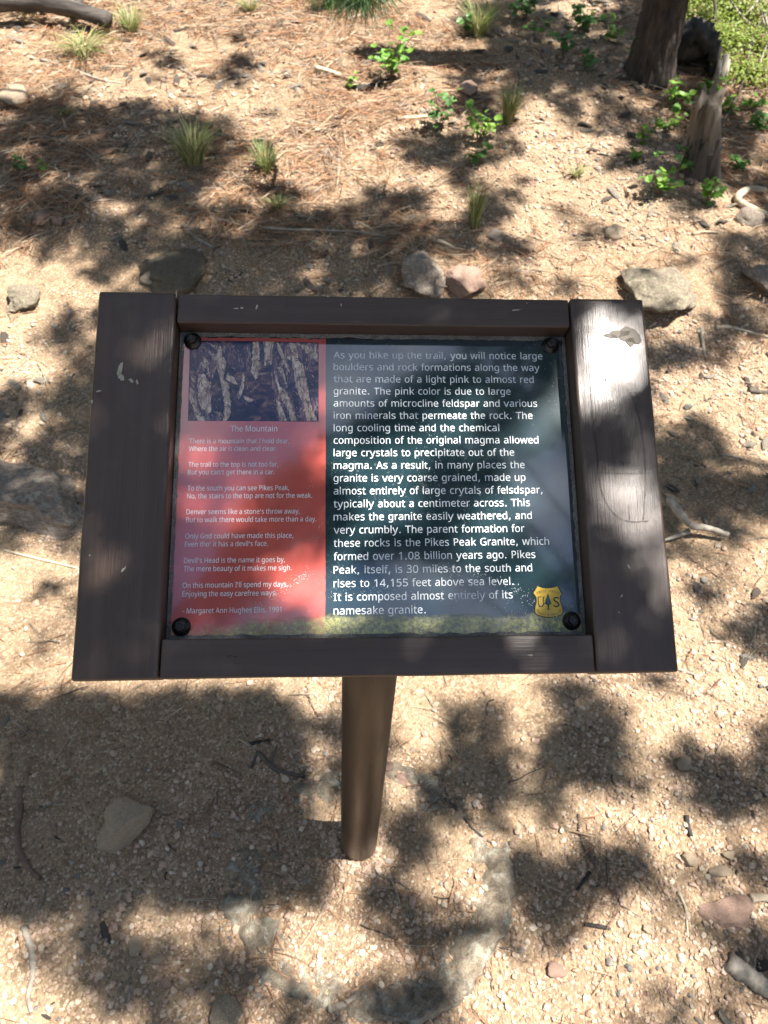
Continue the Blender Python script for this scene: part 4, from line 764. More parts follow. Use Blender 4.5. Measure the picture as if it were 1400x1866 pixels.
# ------------------------------------------------------------------ gravel and needle litter (instanced on points)
def scatter(name, P, rot, scl, idx, variants):
    me = bpy.data.meshes.new(name); me.vertices.add(len(P)); me.vertices.foreach_set('co', P.astype(np.float32).ravel())
    a = me.attributes.new('rot', 'FLOAT_VECTOR', 'POINT'); a.data.foreach_set('vector', rot.astype(np.float32).ravel())
    a = me.attributes.new('scl', 'FLOAT_VECTOR', 'POINT'); a.data.foreach_set('vector', scl.astype(np.float32).ravel())
    a = me.attributes.new('idx', 'INT', 'POINT'); a.data.foreach_set('value', idx.astype(np.int32))
    o = link(name, me); o['kind'] = 'stuff'
    c = bpy.data.collections.new(name+'_kinds')
    for k, v in enumerate(variants):
        q = bpy.data.objects.new('%s_kind_%02d' % (name, k), v); c.objects.link(q)
    ng = bpy.data.node_groups.new(name, 'GeometryNodeTree')
    ng.interface.new_socket('Geometry', in_out='INPUT', socket_type='NodeSocketGeometry'); ng.interface.new_socket('Geometry', in_out='OUTPUT', socket_type='NodeSocketGeometry')
    nd = ng.nodes; gi = nd.new('NodeGroupInput'); go = nd.new('NodeGroupOutput')
    ci = nd.new('GeometryNodeCollectionInfo'); ci.inputs['Collection'].default_value = c; ci.inputs['Separate Children'].default_value = True; ci.inputs['Reset Children'].default_value = True
    ip = nd.new('GeometryNodeInstanceOnPoints'); ip.inputs['Pick Instance'].default_value = True
    def attr(nm, t):
        n_ = nd.new('GeometryNodeInputNamedAttribute'); n_.data_type = t; n_.inputs['Name'].default_value = nm; return [s for s in n_.outputs if s.enabled][0]
    ng.links.new(gi.outputs[0], ip.inputs['Points']); ng.links.new(ci.outputs[0], ip.inputs['Instance'])
    ng.links.new(attr('rot', 'FLOAT_VECTOR'), ip.inputs['Rotation']); ng.links.new(attr('scl', 'FLOAT_VECTOR'), ip.inputs['Scale']); ng.links.new(attr('idx', 'INT'), ip.inputs['Instance Index'])
    ng.links.new(ip.outputs[0], go.inputs[0])
    md = o.modifiers.new('scatter', 'NODES'); md.node_group = ng; return o
gvar = []
for k in range(10):
    g_ = rock_mesh(200+k, 1, 4, random.uniform(.6, .9)); g_.materials.append(M['gravel']); g_.polygons.foreach_set('use_smooth', [False]*len(g_.polygons)); gvar.append(g_)
def pts_gravel(n, x0, x1, y0, y1, s0, s1, seed, thr):
    r = np.random.default_rng(seed); x = r.uniform(x0, x1, n); y = r.uniform(y0, y1, n)
    d = fbm(x*3.1, y*3.1, 21, 4); keep = (d+r.uniform(-.08, .08, n) > thr+.02) & (np.hypot(x, y) > .04) & (r.random(n) > duff_f(x, y)*.75)
    x, y = x[keep], y[keep]; s = s0*np.exp(r.random(len(x))**2.2*math.log(s1/s0))
    return x, y, s
_a = np.random.default_rng(8).uniform(0, 6.28, 260); _r = np.random.default_rng(9).uniform(.039, .062, 260)
A = [(np.cos(_a)*_r, np.sin(_a)*_r, np.random.default_rng(10).uniform(.0018, .0055, 260)), pts_gravel(64000, -1.15, 1.35, -.55, 1.6, .0015, .0062, 1, .43), pts_gravel(17000, -1.15, 1.35, -.55, 1.8, .0042, .0098, 7, .47), pts_gravel(50000, -2.4, 2.8, 1.4, 3.0, .0025, .011, 2, .40), pts_gravel(50000, -3.4, 4.4, 2.6, 6.8, .004, .016, 3, .36)]
x = np.concatenate([a[0] for a in A]); y = np.concatenate([a[1] for a in A]); s = np.concatenate([a[2] for a in A])
n = len(x); z = ground_h(x, y)+s*.25
r = np.random.default_rng(5)
scatter('gravel', np.stack([x, y, z], -1), np.stack([r.uniform(-.5, .5, n), r.uniform(-.5, .5, n), r.uniform(0, 6.28, n)], -1), np.stack([s*r.uniform(.8, 1.3, n), s*r.uniform(.7, 1.1, n), s*r.uniform(.6, 1., n)], -1), r.integers(0, 10, n), gvar)
nvar = []
for k in range(8):
    mb = MB(); L = 1.; bend = random.uniform(-.25, .25)
    for q in range(random.choice([1, 2, 3])):
        sp = random.uniform(-.12, .12); b2_ = bend+random.uniform(-.1, .1); pts = []
        for j in range(6):
            t = j/5; pts.append((t*L-.5, b2_*t*t+sp*t, .035*math.sin(t*3.1)*random.uniform(.3, 1.2)))
        mb.tube(pts, [.009, .0095, .009, .008, .006, .003], 3, 0, False)
    nvar.append(mb.mesh('needle', 'needle'))
def pts_needle(n, seed):
    r = np.random.default_rng(seed); x = r.uniform(-3.2, 3.8, n); y = r.uniform(1.0, 6.8, n)
    keep = r.random(n) < duff_f(x, y)**1.2*1.0+.03
    return x[keep], y[keep]
x1, y1 = pts_needle(120000, 11)
r = np.random.default_rng(12); n2 = 2600; x2 = r.uniform(-1.2, 1.4, n2); y2 = r.uniform(-.5, 1.6, n2); k2 = fbm(x2*2.2, y2*2.2, 77) > .45; x2, y2 = x2[k2], y2[k2]
x = np.concatenate([x1, x2]); y = np.concatenate([y1, y2]); n = len(x); s = r.uniform(.065, .135, n); s[len(x1):] *= .62
scatter('needle_litter', np.stack([x, y, ground_h(x, y)+.004+r.random(n)*.016*np.clip(duff_f(x, y), .2, 1)], -1), np.stack([r.normal(0, .12, n), r.normal(0, .14, n), r.uniform(0, 6.28, n)], -1), np.stack([s, s, s*1.1], -1), r.integers(0, 8, n), nvar)
# dark bark crumbs and bits of charcoal
cvar = []
for k in range(5):
    c_m = rock_mesh(300+k, 1, 5, .35); c_m.materials.append(M['bare_dark' if k % 2 else 'bare_grey']); cvar.append(c_m)
r = np.random.default_rng(31); n = 12000; x = r.uniform(-3, 3.8, n); y = r.uniform(-.5, 6.5, n); kp = fbm(x*1.7, y*1.7, 91) > .46; x, y = x[kp], y[kp]; n = len(x)
s = .003+.012*r.random(n)**3*(1+.3*np.maximum(y, 0))
scatter('bark_crumbs', np.stack([x, y, ground_h(x, y)+s*.25], -1), np.stack([r.uniform(-.4, .4, n), r.uniform(-.4, .4, n), r.uniform(0, 6.28, n)], -1), np.stack([s*2.4, s*.8, s], -1), r.integers(0, 5, n), cvar)

tv = []
for k in range(6):
    mb = MB(); pts = [(j/4-.5, random.uniform(-.05, .05), random.uniform(-.02, .02)) for j in range(5)]; mb.tube(pts, [.016, .018, .016, .013, .008], 5, .2); tv.append(mb.mesh('litter_twig', ['bare_grey', 'bare_dark', 'red_twig'][k % 3]))
r = np.random.default_rng(41); n = 5200; x = r.uniform(-3, 3.8, n); y = r.uniform(-.5, 6.5, n); kp = r.random(n) < np.where(y > 1.4, .25+duff_f(x, y)*.6, .30); x, y = x[kp], y[kp]; n = len(x); s = r.uniform(.02, .09, n)
scatter('twig_litter', np.stack([x, y, ground_h(x, y)+.004], -1), np.stack([r.normal(0, .1, n), r.normal(0, .1, n), r.uniform(0, 6.28, n)], -1), np.stack([s*1.2, s, s], -1), r.integers(0, 6, n), tv)

# ------------------------------------------------------------------ sticks, twigs, roots
def stick(name, pts, wpx, mat, label, cat='stick', lift=.5, taper=.5, forks=(), heights=None, group=None, jit=.12):
    G = []
    for k, (x, y) in enumerate(pts):
        P = hit(x, y); G.append(P)
    r0 = pxm(wpx, G[0])/2
    Q = []
    for k, P in enumerate(G):
        h = (heights[k] if heights else 0); Q.append((P[0], P[1], P[2]+r0*lift+h))
    S_ = spline(Q, 5); n_ = len(S_); rad = [r0*(1-taper*k/(n_-1))*(1+.18*mn.noise(Vector((k*.7, r0*99, len(label))))) for k in range(n_)]
    mb = MB(); mb.tube(S_, rad, 9, jit)
    o0 = tuple(G[0])
    if forks:
        root = empty(name, o0); tag(root, label, cat, group)
        link('stem', mb.mesh('stem', mat, True, o0), root)
        for fp, fw, fh in forks:
            Fp = [hit(x, y) for x, y in fp]; Fq = [(P[0], P[1], P[2]+r0*lift+hh) for P, hh in zip(Fp, fh)]
            fb = MB(); Sq = spline(Fq, 4); rr_ = pxm(fw, Fp[0])/2; fb.tube(Sq, [rr_*(1-.6*k/(len(Sq)-1)) for k in range(len(Sq))], 7, jit); link('side_branch', fb.mesh('side_branch', mat, True, o0), root)
        return root
    return tag(link(name, mb.mesh(name, mat, True, o0), loc=o0), label, cat, group)
stick('dead_branch', [(-60, 52), (40, 47), (120, 50), (205, 68)], 35, 'old_limb', 'thick dark dead branch with knobby stubs at the top left corner', 'branch', 1.1, .25,
      [([(86, 38), (88, 15), (92, -12)], 13, (0, .04, .09)), ([(140, 45), (155, 25), (160, 12), (178, 20)], 16, (0, .03, .05, .05))], (.05, .05, .04, .02))
stick('stick', [(575, 134), (610, 140), (650, 152), (700, 160)], 9, 'bare_tan', 'pale split stick with dark bark lying high on the slope', heights=(.02, .01, 0, 0))
stick('bark_piece', [(640, 163), (665, 165), (700, 155), (720, 146)], 15, 'char', 'blackened bark chunk at the end of the pale split stick', 'bark', .4, .2)
stick('stick', [(724, 218), (750, 217), (778, 214)], 10, 'bare_tan', 'short pale stick beside the leafy sprigs on the slope')
stick('stick', [(75, 110), (130, 128), (180, 146), (222, 154)], 7, 'bare_grey', 'long thin grey stick below the thick dead branch')
stick('stick', [(338, 418), (360, 436), (385, 450), (405, 465)], 7, 'bare_grey', 'slender grey stick slanting behind the left board')
stick('twig', [(480, 420), (530, 428), (590, 425), (650, 432), (705, 436)], 5, 'bare_grey', 'long wavy grey twig above the needle bank', 'twig', heights=(.01, .02, .01, .02, .01))
stick('stick', [(786, 438), (806, 444), (828, 454)], 10, 'bare_tan', 'short pale stick behind the top rail right of centre')
stick('twig', [(742, 462), (775, 440), (805, 415), (825, 402)], 4, 'bare_tan', 'straw coloured twig slanting up from the rounded rock', 'twig')
stick('branch', [(1205, 935), (1225, 958), (1250, 975), (1285, 978), (1322, 985)], 17, 'bare_grey', 'bent grey branch sticking out from behind the right board', 'branch', 1.2, .45,
      [([(1252, 974), (1225, 985), (1205, 992)], 11, (0, .0, .0))], (.05, .045, .03, .02, .01))
stick('stick', [(1304, 598), (1330, 598), (1365, 607), (1402, 616)], 9, 'bare_tan', 'pale stick running off the right edge near the top of the board')
stick('stick', [(1277, 600), (1280, 628), (1285, 656)], 9, 'bare_grey', 'short upright looking stick left of the pale stick')
stick('stick', [(1364, 712), (1380, 716), (1405, 717)], 12, 'bare_dark', 'dark stick end at the right edge')
stick('twig', [(1312, 828), (1335, 832), (1355, 838), (1368, 842)], 5, 'bare_grey', 'thin curved twig on gravel right of the scratched board', 'twig')
stick('straw', [(8, 1003), (50, 1014), (100, 1026), (142, 1036)], 5, 'bare_tan', 'straight straw stem poking out from behind the left board', 'straw', taper=.2)
stick('root', [(36, 1436), (38, 1470), (32, 1515), (40, 1560), (60, 1590), (74, 1602)], 12, 'red_twig', 'brown curving root at the lower left edge', 'root', .35, .4)
stick('root', [(44, 1690), (58, 1730), (60, 1775), (52, 1815), (58, 1845)], 13, 'bare_grey', 'pale half buried root at the bottom left corner', 'root', .2, .4)
stick('twig', [(470, 1372), (492, 1395), (510, 1407), (556, 1416)], 9, 'bare_dark', 'dark forked twig left of the post', 'twig', .7, .2, [([(492, 1395), (500, 1375), (506, 1362)], 5, (0, .005, .01)), ([(470, 1372), (462, 1392), (458, 1402)], 7, (0, 0, 0))])
stick('stick', [(456, 1357), (475, 1352), (492, 1349)], 8, 'char', 'short dark stick above the dark forked twig')
stick('twig', [(562, 1246), (563, 1270), (572, 1292), (584, 1312)], 5, 'red_twig', 'thin reddish twig curving down below the bottom rail', 'twig')
stick('stick', [(598, 1840), (625, 1830), (650, 1816)], 14, 'bare_grey', 'short broken stick at the bottom edge', taper=.15)
stick('log', [(1325, 1752), (1355, 1775), (1385, 1795), (1420, 1815)], 34, 'bare_grey', 'chunk of grey bark at the bottom right corner', 'bark', .3, .1)
stick('stick', [(1250, 1487), (1253, 1505), (1259, 1526)], 10, 'char', 'black charred stick on bright gravel at right', taper=.2)
stick('twig', [(1236, 1626), (1249, 1655), (1252, 1690), (1254, 1708)], 6, 'bare_tan', 'pale thin twig standing out on the gravel at right', 'twig')
stick('stick', [(1064, 1684), (1085, 1688), (1110, 1692)], 8, 'char', 'dark flat stick in front of the round shadow', taper=.1)
stick('twig', [(1054, 1484), (1056, 1520), (1066, 1552), (1075, 1565)], 5, 'bare_dark', 'dark curved twig right of the footing', 'twig')
stick('twig', [(1076, 1545), (1080, 1572), (1096, 1600)], 7, 'red_twig', 'brown twig joining the end of the dark curved one', 'twig', taper=.2)
stick('stick', [(1075, 1590), (1062, 1608), (1052, 1622)], 7, 'char', 'small slanted dark stick below the brown twig', taper=.2)
stick('twig', [(810, 1455), (838, 1480), (862, 1510), (892, 1535)], 6, 'bare_dark', 'dark slanting twig in the shade right of the post', 'twig')
stick('stick', [(1300, 1548), (1318, 1536)], 8, 'bare_tan', 'tiny pale stick above the little white stone')
stick('stick', [(1366, 1638), (1385, 1636), (1405, 1640)], 16, 'bare_tan', 'blunt tan stick at the right edge low down', taper=.1)
stick('stick', [(855, 1800), (862, 1788), (876, 1775)], 7, 'char', 'black splinter under the footing rim')
stick('stick', [(1215, 1215), (1240, 1222), (1265, 1230)], 7, 'bare_grey', 'grey stick just below the corner of the right board')
stick('stick', [(232, 1832), (236, 1812), (233, 1790)], 6, 'bare_grey', 'short grey stick among needles at lower left', taper=.1)
stick('root', [(1390, 352), (1358, 352), (1342, 368), (1362, 384), (1400, 400)], 15, 'bare_tan', 'bleached curling root at the right edge below the stump', 'root', .8, .2)
stick('stick', [(1262, 428), (1285, 424), (1310, 425)], 7, 'bare_tan', 'short pale stick on the shaded slope below the stump')
stick('stick', [(650, 120), (690, 122), (720, 128)], 5, 'bare_grey', 'faint grey twig just under the leafy sprig', 'twig')
stick('stick', [(318, 122), (335, 130), (352, 140)], 6, 'bare_grey', 'little grey stick on the upper left slope')
for k in range(70):
    x, y = random.uniform(20, 1380), random.choice([random.uniform(60, 520), random.uniform(1260, 1850)])
    if 600 < x < 740 and 1235 < y < 1560: continue
    a = random.uniform(0, 3.14); L = random.uniform(10, 30); c_ = random.uniform(-.4, .4)
    stick('twig', [(x, y), (x+L*.5*math.cos(a), y+L*.5*math.sin(a)), (x+L*math.cos(a+c_), y+L*math.sin(a+c_))], random.uniform(2.2, 4.5), random.choice(['bare_dark', 'bare_grey', 'red_twig', 'char']), 'small broken twig scattered on the forest floor', 'twig', group='small scattered twigs')

# ------------------------------------------------------------------ grass tufts
def grass(x, y, wpx, hpx, mat, label, nb=70, droop=.6):
    nb = int(nb*1.7); P = hit(x, y+hpx*.3); R_ = pxm(wpx, P)/2*1.05; H = pxm(hpx, P)*1.35; mb = MB()
    for k in range(nb):
        a = random.uniform(0, 6.28); rr_ = R_*.28*math.sqrt(random.random()); bx, by = rr_*math.cos(a), rr_*math.sin(a)
        L = H*random.uniform(.55, 1.1); out = R_*random.uniform(.3, 1.1)*droop*1.6; a2 = a+random.gauss(0, .5); wd = .0016+.0006*random.random()
        pts = []
        for j in range(6):
            t = j/5; pts.append(Vector((bx+math.cos(a2)*out*t**1.5, by+math.sin(a2)*out*t**1.5, L*(t-.45*droop*t*t*1.3))))
        s_ = Vector((-math.sin(a2), math.cos(a2), 0)); V = []; F = []
        for j, p in enumerate(pts):
            w_ = wd*(1-(j/5)**2*.9); V += [p-s_*w_, p+s_*w_]
        for j in range(5): F.append((2*j, 2*j+1, 2*j+3, 2*j+2))
        mb.add(V, F)
    me = mb.mesh('grass_tuft', mat); me.materials.append(M['grass_dry'] if mat != 'grass_dry' else M['grass_green'])
    mi = [0]*len(me.polygons)
    for b_ in range(nb):
        if random.random() < .5:
            for j in range(5): mi[b_*5+j] = 1
    me.polygons.foreach_set('material_index', mi)
    return tag(link('grass_tuft', me, loc=P), label, 'grass')
grass(355, 275, 115, 75, 'grass_green', 'dark green grass tuft in the deep shade behind the left board', 130)
grass(485, 295, 75, 60, 'grass_green', 'small light tipped grass tuft right of the shaded one', 70)
grass(865, 390, 60, 75, 'grass_green', 'upright green grass tuft above the rounded rock', 70, .45)
grass(925, 205, 65, 62, 'grass_dry', 'yellowish grass tuft beside the leafy sprigs', 110, .5)
grass(872, 45, 95, 60, 'grass_dry', 'large dry olive grass tuft near the top edge', 130)
grass(240, 45, 80, 45, 'grass_green', 'bright grass tuft right of the thick dead branch', 80)
grass(155, 85, 95, 48, 'grass_dry', 'pale drooping grass beneath the dead branch', 90, .9)
grass(55, 15, 90, 40, 'grass_dry', 'dry grass clump in the top left corner behind the dead branch', 90)
grass(455, 14, 60, 26, 'grass_dry', 'short yellow grass at the top edge left of the pine branch', 50)
grass(505, 372, 46, 34, 'grass_dry', 'sparse bleached grass in the needles above the top rail', 30, .9)
grass(120, 205, 40, 22, 'grass_dry', 'wisp of dry grass on the left slope', 22, .9)
grass(1050, 315, 44, 22, 'grass_dry', 'faint yellow wisp of grass on the bare lane', 26, .8)

# ------------------------------------------------------------------ leafy sprigs
def leaf_mesh(kind):
    # small lobed leaf, folded along its midrib
    o = [(0, 0), (.22, .16), (.40, .14), (.38, .34), (.55, .46), (.40, .58), (.38, .78), (.20, .78), (0, 1.05)]
    V = []; 
    mid = [(0, 0, 0), (0, .3, -.03), (0, .6, -.04), (0, 1.05, .0)]
    R_ = [(x, y, .10*x+.04*math.sin(y*5)) for x, y in o]
    Lf = [(-x, y, .10*x+.04*math.sin(y*5+1)) for x, y in o]
    V = R_+Lf[1:-1]+[(0, .5, -.06)]; c = len(V)-1; F = []
    nR = len(R_)
    for k in range(nR-1): F.append((c, k, k+1))
    Ls = [0]+list(range(nR, nR+nR-2))+[nR-1]
    for k in range(len(Ls)-1): F.append((c, Ls[k+1], Ls[k]))
    return mesh('leaf', V, F, kind, False)
LM = {'leaf': leaf_mesh('leaf'), 'leaf_dark': leaf_mesh('leaf_dark'), 'yellow': leaf_mesh('yellow')}
def sprig(x, y, wpx, hpx, nl, mat, label, leafpx=15, cat='plant', lean=0.):
    P = hit(x, y+hpx*.42); R_ = pxm(wpx, P)/2; H = pxm(hpx, P)*1.15; nl = int(nl*2.4); leafpx *= .68; root = empty('leafy_sprig', P); tag(root, label, cat)
    mb = MB(); tips = []
    ns = max(3, nl//6)
    for k in range(ns):
        a = 2*math.pi*k/ns+random.uniform(-.5, .5); rr_ = R_*random.uniform(.35, 1.0); hh = H*random.uniform(.4, 1.)
        e = Vector((math.cos(a)*rr_+lean*H, math.sin(a)*rr_*.8, hh)); S_ = spline([(0, 0, -.01), (e.x*.3, e.y*.3, hh*.5), tuple(e)], 5)
        mb.tube(S_, [.0018*(1-.5*j/(len(S_)-1)) for j in range(len(S_))], 5); tips.append(S_)
    link('stems', mb.mesh('stems', 'red_twig'), root)
    ls = pxm(leafpx, P)
    for k in range(nl):
        S_ = tips[k % ns]; p = S_[int(len(S_)*random.uniform(.45, .999))]; a = random.uniform(0, 6.28)
        link('leaf', LM[mat], root, p+Vector((random.gauss(0, ls*.3), random.gauss(0, ls*.3), random.gauss(0, ls*.2))), (random.uniform(-.7, .6), random.uniform(-.5, .5), a), ls*random.uniform(.9, 1.5))
    return root
sprig(712, 118, 95, 80, 30, 'leaf', 'bright green leafy sprig in sun near the top centre')
sprig(798, 212, 60, 62, 16, 'leaf_dark', 'green sprig with dark leaves left of the yellowish tuft')
sprig(872, 232, 85, 60, 24, 'leaf', 'light green sprig directly left of the yellowish grass tuft')
sprig(868, 285, 50, 40, 10, 'leaf_dark', 'low sprig in shade under the yellowish tuft')
sprig(955, 18, 75, 50, 26, 'leaf_dark', 'dark green small shrub at the top edge right of the dry tuft')
sprig(848, 55, 26, 36, 8, 'leaf_dark', 'little dark sprig left of the large dry tuft')
sprig(1026, 85, 42, 50, 12, 'leaf_dark', 'shaded green sprig left of the big trunk')
sprig(1066, 108, 34, 50, 10, 'leaf_dark', 'second shaded sprig, next to the big trunk')
sprig(1060, 40, 80, 40, 18, 'leaf_dark', 'row of low green leaves above the shaded sprigs')
sprig(1150, 105, 34, 60, 9, 'leaf', 'pale leaves standing in front of the big trunk')
sprig(1228, 178, 70, 46, 22, 'leaf', 'pale green sprig at the right foot of the big trunk')
sprig(1172, 250, 44, 30, 9, 'leaf', 'yellow-green sprig on the slope left of the leaning stump', 13)
sprig(1155, 280, 40, 24, 8, 'leaf', 'small flat sprig below the yellow-green one', 13)
sprig(1200, 330, 76, 60, 20, 'leaf', 'spreading sprig left of the stump base', 15)
sprig(1246, 300, 50, 44, 14, 'leaf_dark', 'dense green sprig touching the stump base', 15)
sprig(1288, 352, 62, 46, 22, 'leaf', 'bright sprig in front of the stump base', 15)
sprig(1262, 200, 30, 40, 9, 'leaf_dark', 'green leaves behind the stump top')
sprig(1322, 198, 40, 28, 10, 'leaf', 'small sprig right of the stump top')
sprig(1380, 225, 56, 36, 16, 'leaf_dark', 'dark leafy clump at the right edge above the bleached root')
sprig(38, 303, 44, 24, 8, 'leaf_dark', 'tiny green sprig in deep shade at the left edge', 11)
sprig(80, 305, 22, 16, 5, 'leaf', 'single bright rosette in the shade at left', 11)
sprig(640, 152, 40, 24, 7, 'leaf', 'few yellow-green leaves over the pale split stick', 11)
sprig(600, 10, 30, 20, 6, 'leaf', 'green leaves near the top edge under the pine branch', 11)

sprig(1215, 225, 60, 40, 14, 'leaf', 'green leaves between the big trunk and the stump top')
sprig(1340, 300, 44, 30, 9, 'leaf_dark', 'low green leaves on the slope right of the stump base')
sprig(1290, 160, 70, 34, 18, 'leaf', 'leafy clump below the yellow-green ground cover')
sprig(1365, 190, 50, 30, 12, 'leaf', 'light green leaves at right under the dead twigs')
sprig(1110, 60, 50, 40, 12, 'leaf', 'sunlit leaves just left of the big trunk')
sprig(975, 60, 40, 30, 8, 'leaf_dark', 'few dark leaves below the dark green small shrub')
# yellow-green ground cover on the bank at top right: stuff
def cover():
    mb = MB(); r_ = random.Random(5)
    poly = [(1238, -40), (1370, -60), (1400, 60), (1400, 175), (1360, 165), (1310, 150), (1290, 90), (1240, 30)]
    def inside(x, y):
        c_ = False
        for k in range(len(poly)):
            x1_, y1_ = poly[k]; x2_, y2_ = poly[k-1]
            if (y1_ > y) != (y2_ > y) and x < (x2_-x1_)*(y-y1_)/(y2_-y1_)+x1_: c_ = not c_
        return c_
    nn = 0; cl_ = []
    while nn < 260:
        x, y = r_.uniform(1230, 1410), r_.uniform(-60, 180)
        if inside(x, y) and vn(x/24, y/24, 3) > .28: cl_.append(hit(x, y)); nn += 1
    o0 = cl_[0]
    for P in cl_:
        hgt = .05+.10*float(vn(P[0]*5, P[1]*5, 8))
        for k in range(34):
            c_ = Vector((P[0]-o0[0]+r_.gauss(0, .045), P[1]-o0[1]+r_.gauss(0, .045), P[2]-o0[2]+hgt*r_.random()))
            a = r_.uniform(0, 6.28); b__ = r_.uniform(-.8, .8); L = r_.uniform(.010, .022); d = Vector((math.cos(a)*math.cos(b__), math.sin(a)*math.cos(b__), math.sin(b__)))*L; s_ = Vector((-math.sin(a), math.cos(a), 0))*L*.4
            mb.add([c_, c_+d*.5+s_, c_+d, c_+d*.5-s_], [(0, 1, 2, 3)])
    o = link('ground_cover', mb.mesh('ground_cover', 'moss', False), loc=o0); o['kind'] = 'stuff'; o['label'] = 'yellow-green creeping ground cover on the bank at top right'; o['category'] = 'ground cover'
cover()

# ------------------------------------------------------------------ stump and hollow log
def wood_form(x, y, hpx, r0, r1, tilt, mat, squash=.75, seg=40, rings=26, seed=1, ragged_top=.05, cleft=None, H=None, gnarl=1.):
    P = hit(x, y); V = []; F = []
    for i_ in range(rings+1):
        t = i_/rings
        for k in range(seg):
            a = 2*math.pi*k/seg; r_ = (r0*(1-t)**1.5+r1*(1-(1-t)**1.5))*(1+.16*mn.noise(Vector((math.cos(a)*2.2, math.sin(a)*2.2, t*1.2+seed)))+.06*gnarl*mn.noise(Vector((math.cos(a)*9, math.sin(a)*9, t*1.0+seed)))+.035*gnarl*mn.noise(Vector((math.cos(a)*24, math.sin(a)*24, t*2.0+seed))))
            if t < .25: r_ *= 1+.35*(1-t/.25)**2*max(0, math.sin(a*3+seed))
            if cleft is not None: r_ *= 1-.45*math.exp(-((a-cleft+math.pi) % (2*math.pi)-math.pi)**2/.05)*(1-t*.6)
            z_ = t*H+(ragged_top*(mn.noise(Vector((math.cos(a)*3, math.sin(a)*3, seed)))+.5*mn.noise(Vector((math.cos(a)*13, math.sin(a)*13, seed)))) if t > .9 else 0)
            V.append((r_*math.cos(a)+tilt[0]*t*H, r_*math.sin(a)*squash+tilt[1]*t*H, z_-.03))
    for i_ in range(rings):
        for k in range(seg): q = (k+1) % seg; F.append((i_*seg+k, i_*seg+q, (i_+1)*seg+q, (i_+1)*seg+k))
    c_ = len(V); V.append((tilt[0]*H, tilt[1]*H, H*.93))
    for k in range(seg): F.append((rings*seg+k, rings*seg+(k+1) % seg, c_))
    return P, mesh('stump_wood', V, F, mat)
_P = hit(1282, 322); q1 = pxm(1, _P)
P, me = wood_form(1282, 318, 150, q1*44, q1*30, (-.26, .05), 'bare_dark', H=q1*72, seed=4, cleft=4.9, seg=64, rings=40, gnarl=2.2, ragged_top=.05)
st = empty('tree_stump', P); tag(st, 'leaning weathered stump, pale broken top over dark split base, at right', 'stump')
link('stump_base', me, st)
P2, me2 = wood_form(1282, 318, 150, q1*30, q1*24, (-.22, .02), 'stump', H=q1*80, seed=7, ragged_top=.12, seg=64, rings=40, cleft=4.3, gnarl=1.8)
link('stump_top', me2, st, (-q1*16, .01, q1*58), (0, -.06, 0))
# hollow burnt log end behind the trunk
def hollow():
    P = hit(1254, 142); root = empty('hollow_log', P); tag(root, 'charred hollow log with a dark arched opening behind the big trunk', 'log')
    V = []; F = []; seg = 60; L = 10
    for layer, rr_ in ((0, 1.), (1, .74)):
        for i_ in range(L+1):
            for k in range(seg):
                a = math.pi*(-.12+1.24*k/(seg-1)); r_ = rr_*(1+.26*mn.noise(Vector((a*2, i_*.5, 2)))+.16*mn.noise(Vector((a*7, i_*.7, 3+layer)))+.08*mn.noise(Vector((a*20, i_*1.5, 3))))
                V.append((math.cos(a)*.125*r_, i_/L*.4, math.sin(a)*.215*r_*(1-.25*i_/L)-.02))
    off = (L+1)*seg
    for i_ in range(L):
        for k in range(seg-1):
            F.append((i_*seg+k, i_*seg+k+1, (i_+1)*seg+k+1, (i_+1)*seg+k)); F.append((off+i_*seg+k+1, off+i_*seg+k, off+(i_+1)*seg+k, off+(i_+1)*seg+k+1))
    for k in range(seg-1): F.append((k+1, k, off+k, off+k+1))
    F.append(tuple(off+L*seg+k for k in range(seg)))
    link('shell', mesh('shell', V, F, 'char'), root, rot=(0, 0, -.25))
    for k, (dx, w_) in enumerate(((.112, .016), (.130, .020), (.15, .013))):
        mb = MB(); mb.tube([(dx, -.05, -.03), (dx+.002, -.045, .05), (dx-.004, -.035, .10+.02*(k == 1))], [w_, w_*.95, w_*.7], 7, .25); link('wood_strip', mb.mesh('wood_strip', 'bare_grey'), root)
    mb = MB(); mb.tube([(-.14, .12, .07), (.0, .10, .10), (.12, .12, .11)], [.06, .055, .05], 10, .1); link('inner_wood', mb.mesh('inner_wood', 'bare_dark'), root)
hollow()
# bleached dead twigs at the top right, and the thin budding stem
def ray_at(px, py, depth): d = px_dir(px, py); return CP+d*depth
def twigs(name, base, arms, mat, label, cat, w0):
    P = hit(*base); root = empty(name, P); tag(root, label, cat)
    for pts, dz in arms:
        Q = [hit(x, y) for x, y in pts]; Q = [(q[0]-P[0], q[1]-P[1], q[2]-P[2]+h) for q, h in zip(Q, dz)]
        S_ = spline(Q, 5); r0 = pxm(w0, P)/2; mb = MB(); mb.tube(S_, [r0*(1-.65*k/(len(S_)-1)) for k in range(len(S_))], 6, .15); link('branchlet', mb.mesh('branchlet', mat), root)
    return root
twigs('dead_twigs', (1395, 110), [([(1400, 95), (1370, 30), (1340, 20)], (.05, .08, .06)), ([(1400, 40), (1385, 20), (1345, 60), (1322, 28)], (.05, .1, .08, .06)), ([(1410, 50), (1375, 30), (1360, -10)], (.02, .08, .12)),
      ([(1395, 140), (1392, 100), (1370, 50)], (.02, .05, .1)), ([(1405, 125), (1390, 105), (1380, 130)], (.04, .06, .02)), ([(1375, 75), (1345, 62), (1320, 30)], (.05, .07, .08))], 'bare_grey', 'tangle of bleached dead twigs in the top right corner', 'twigs', 7)
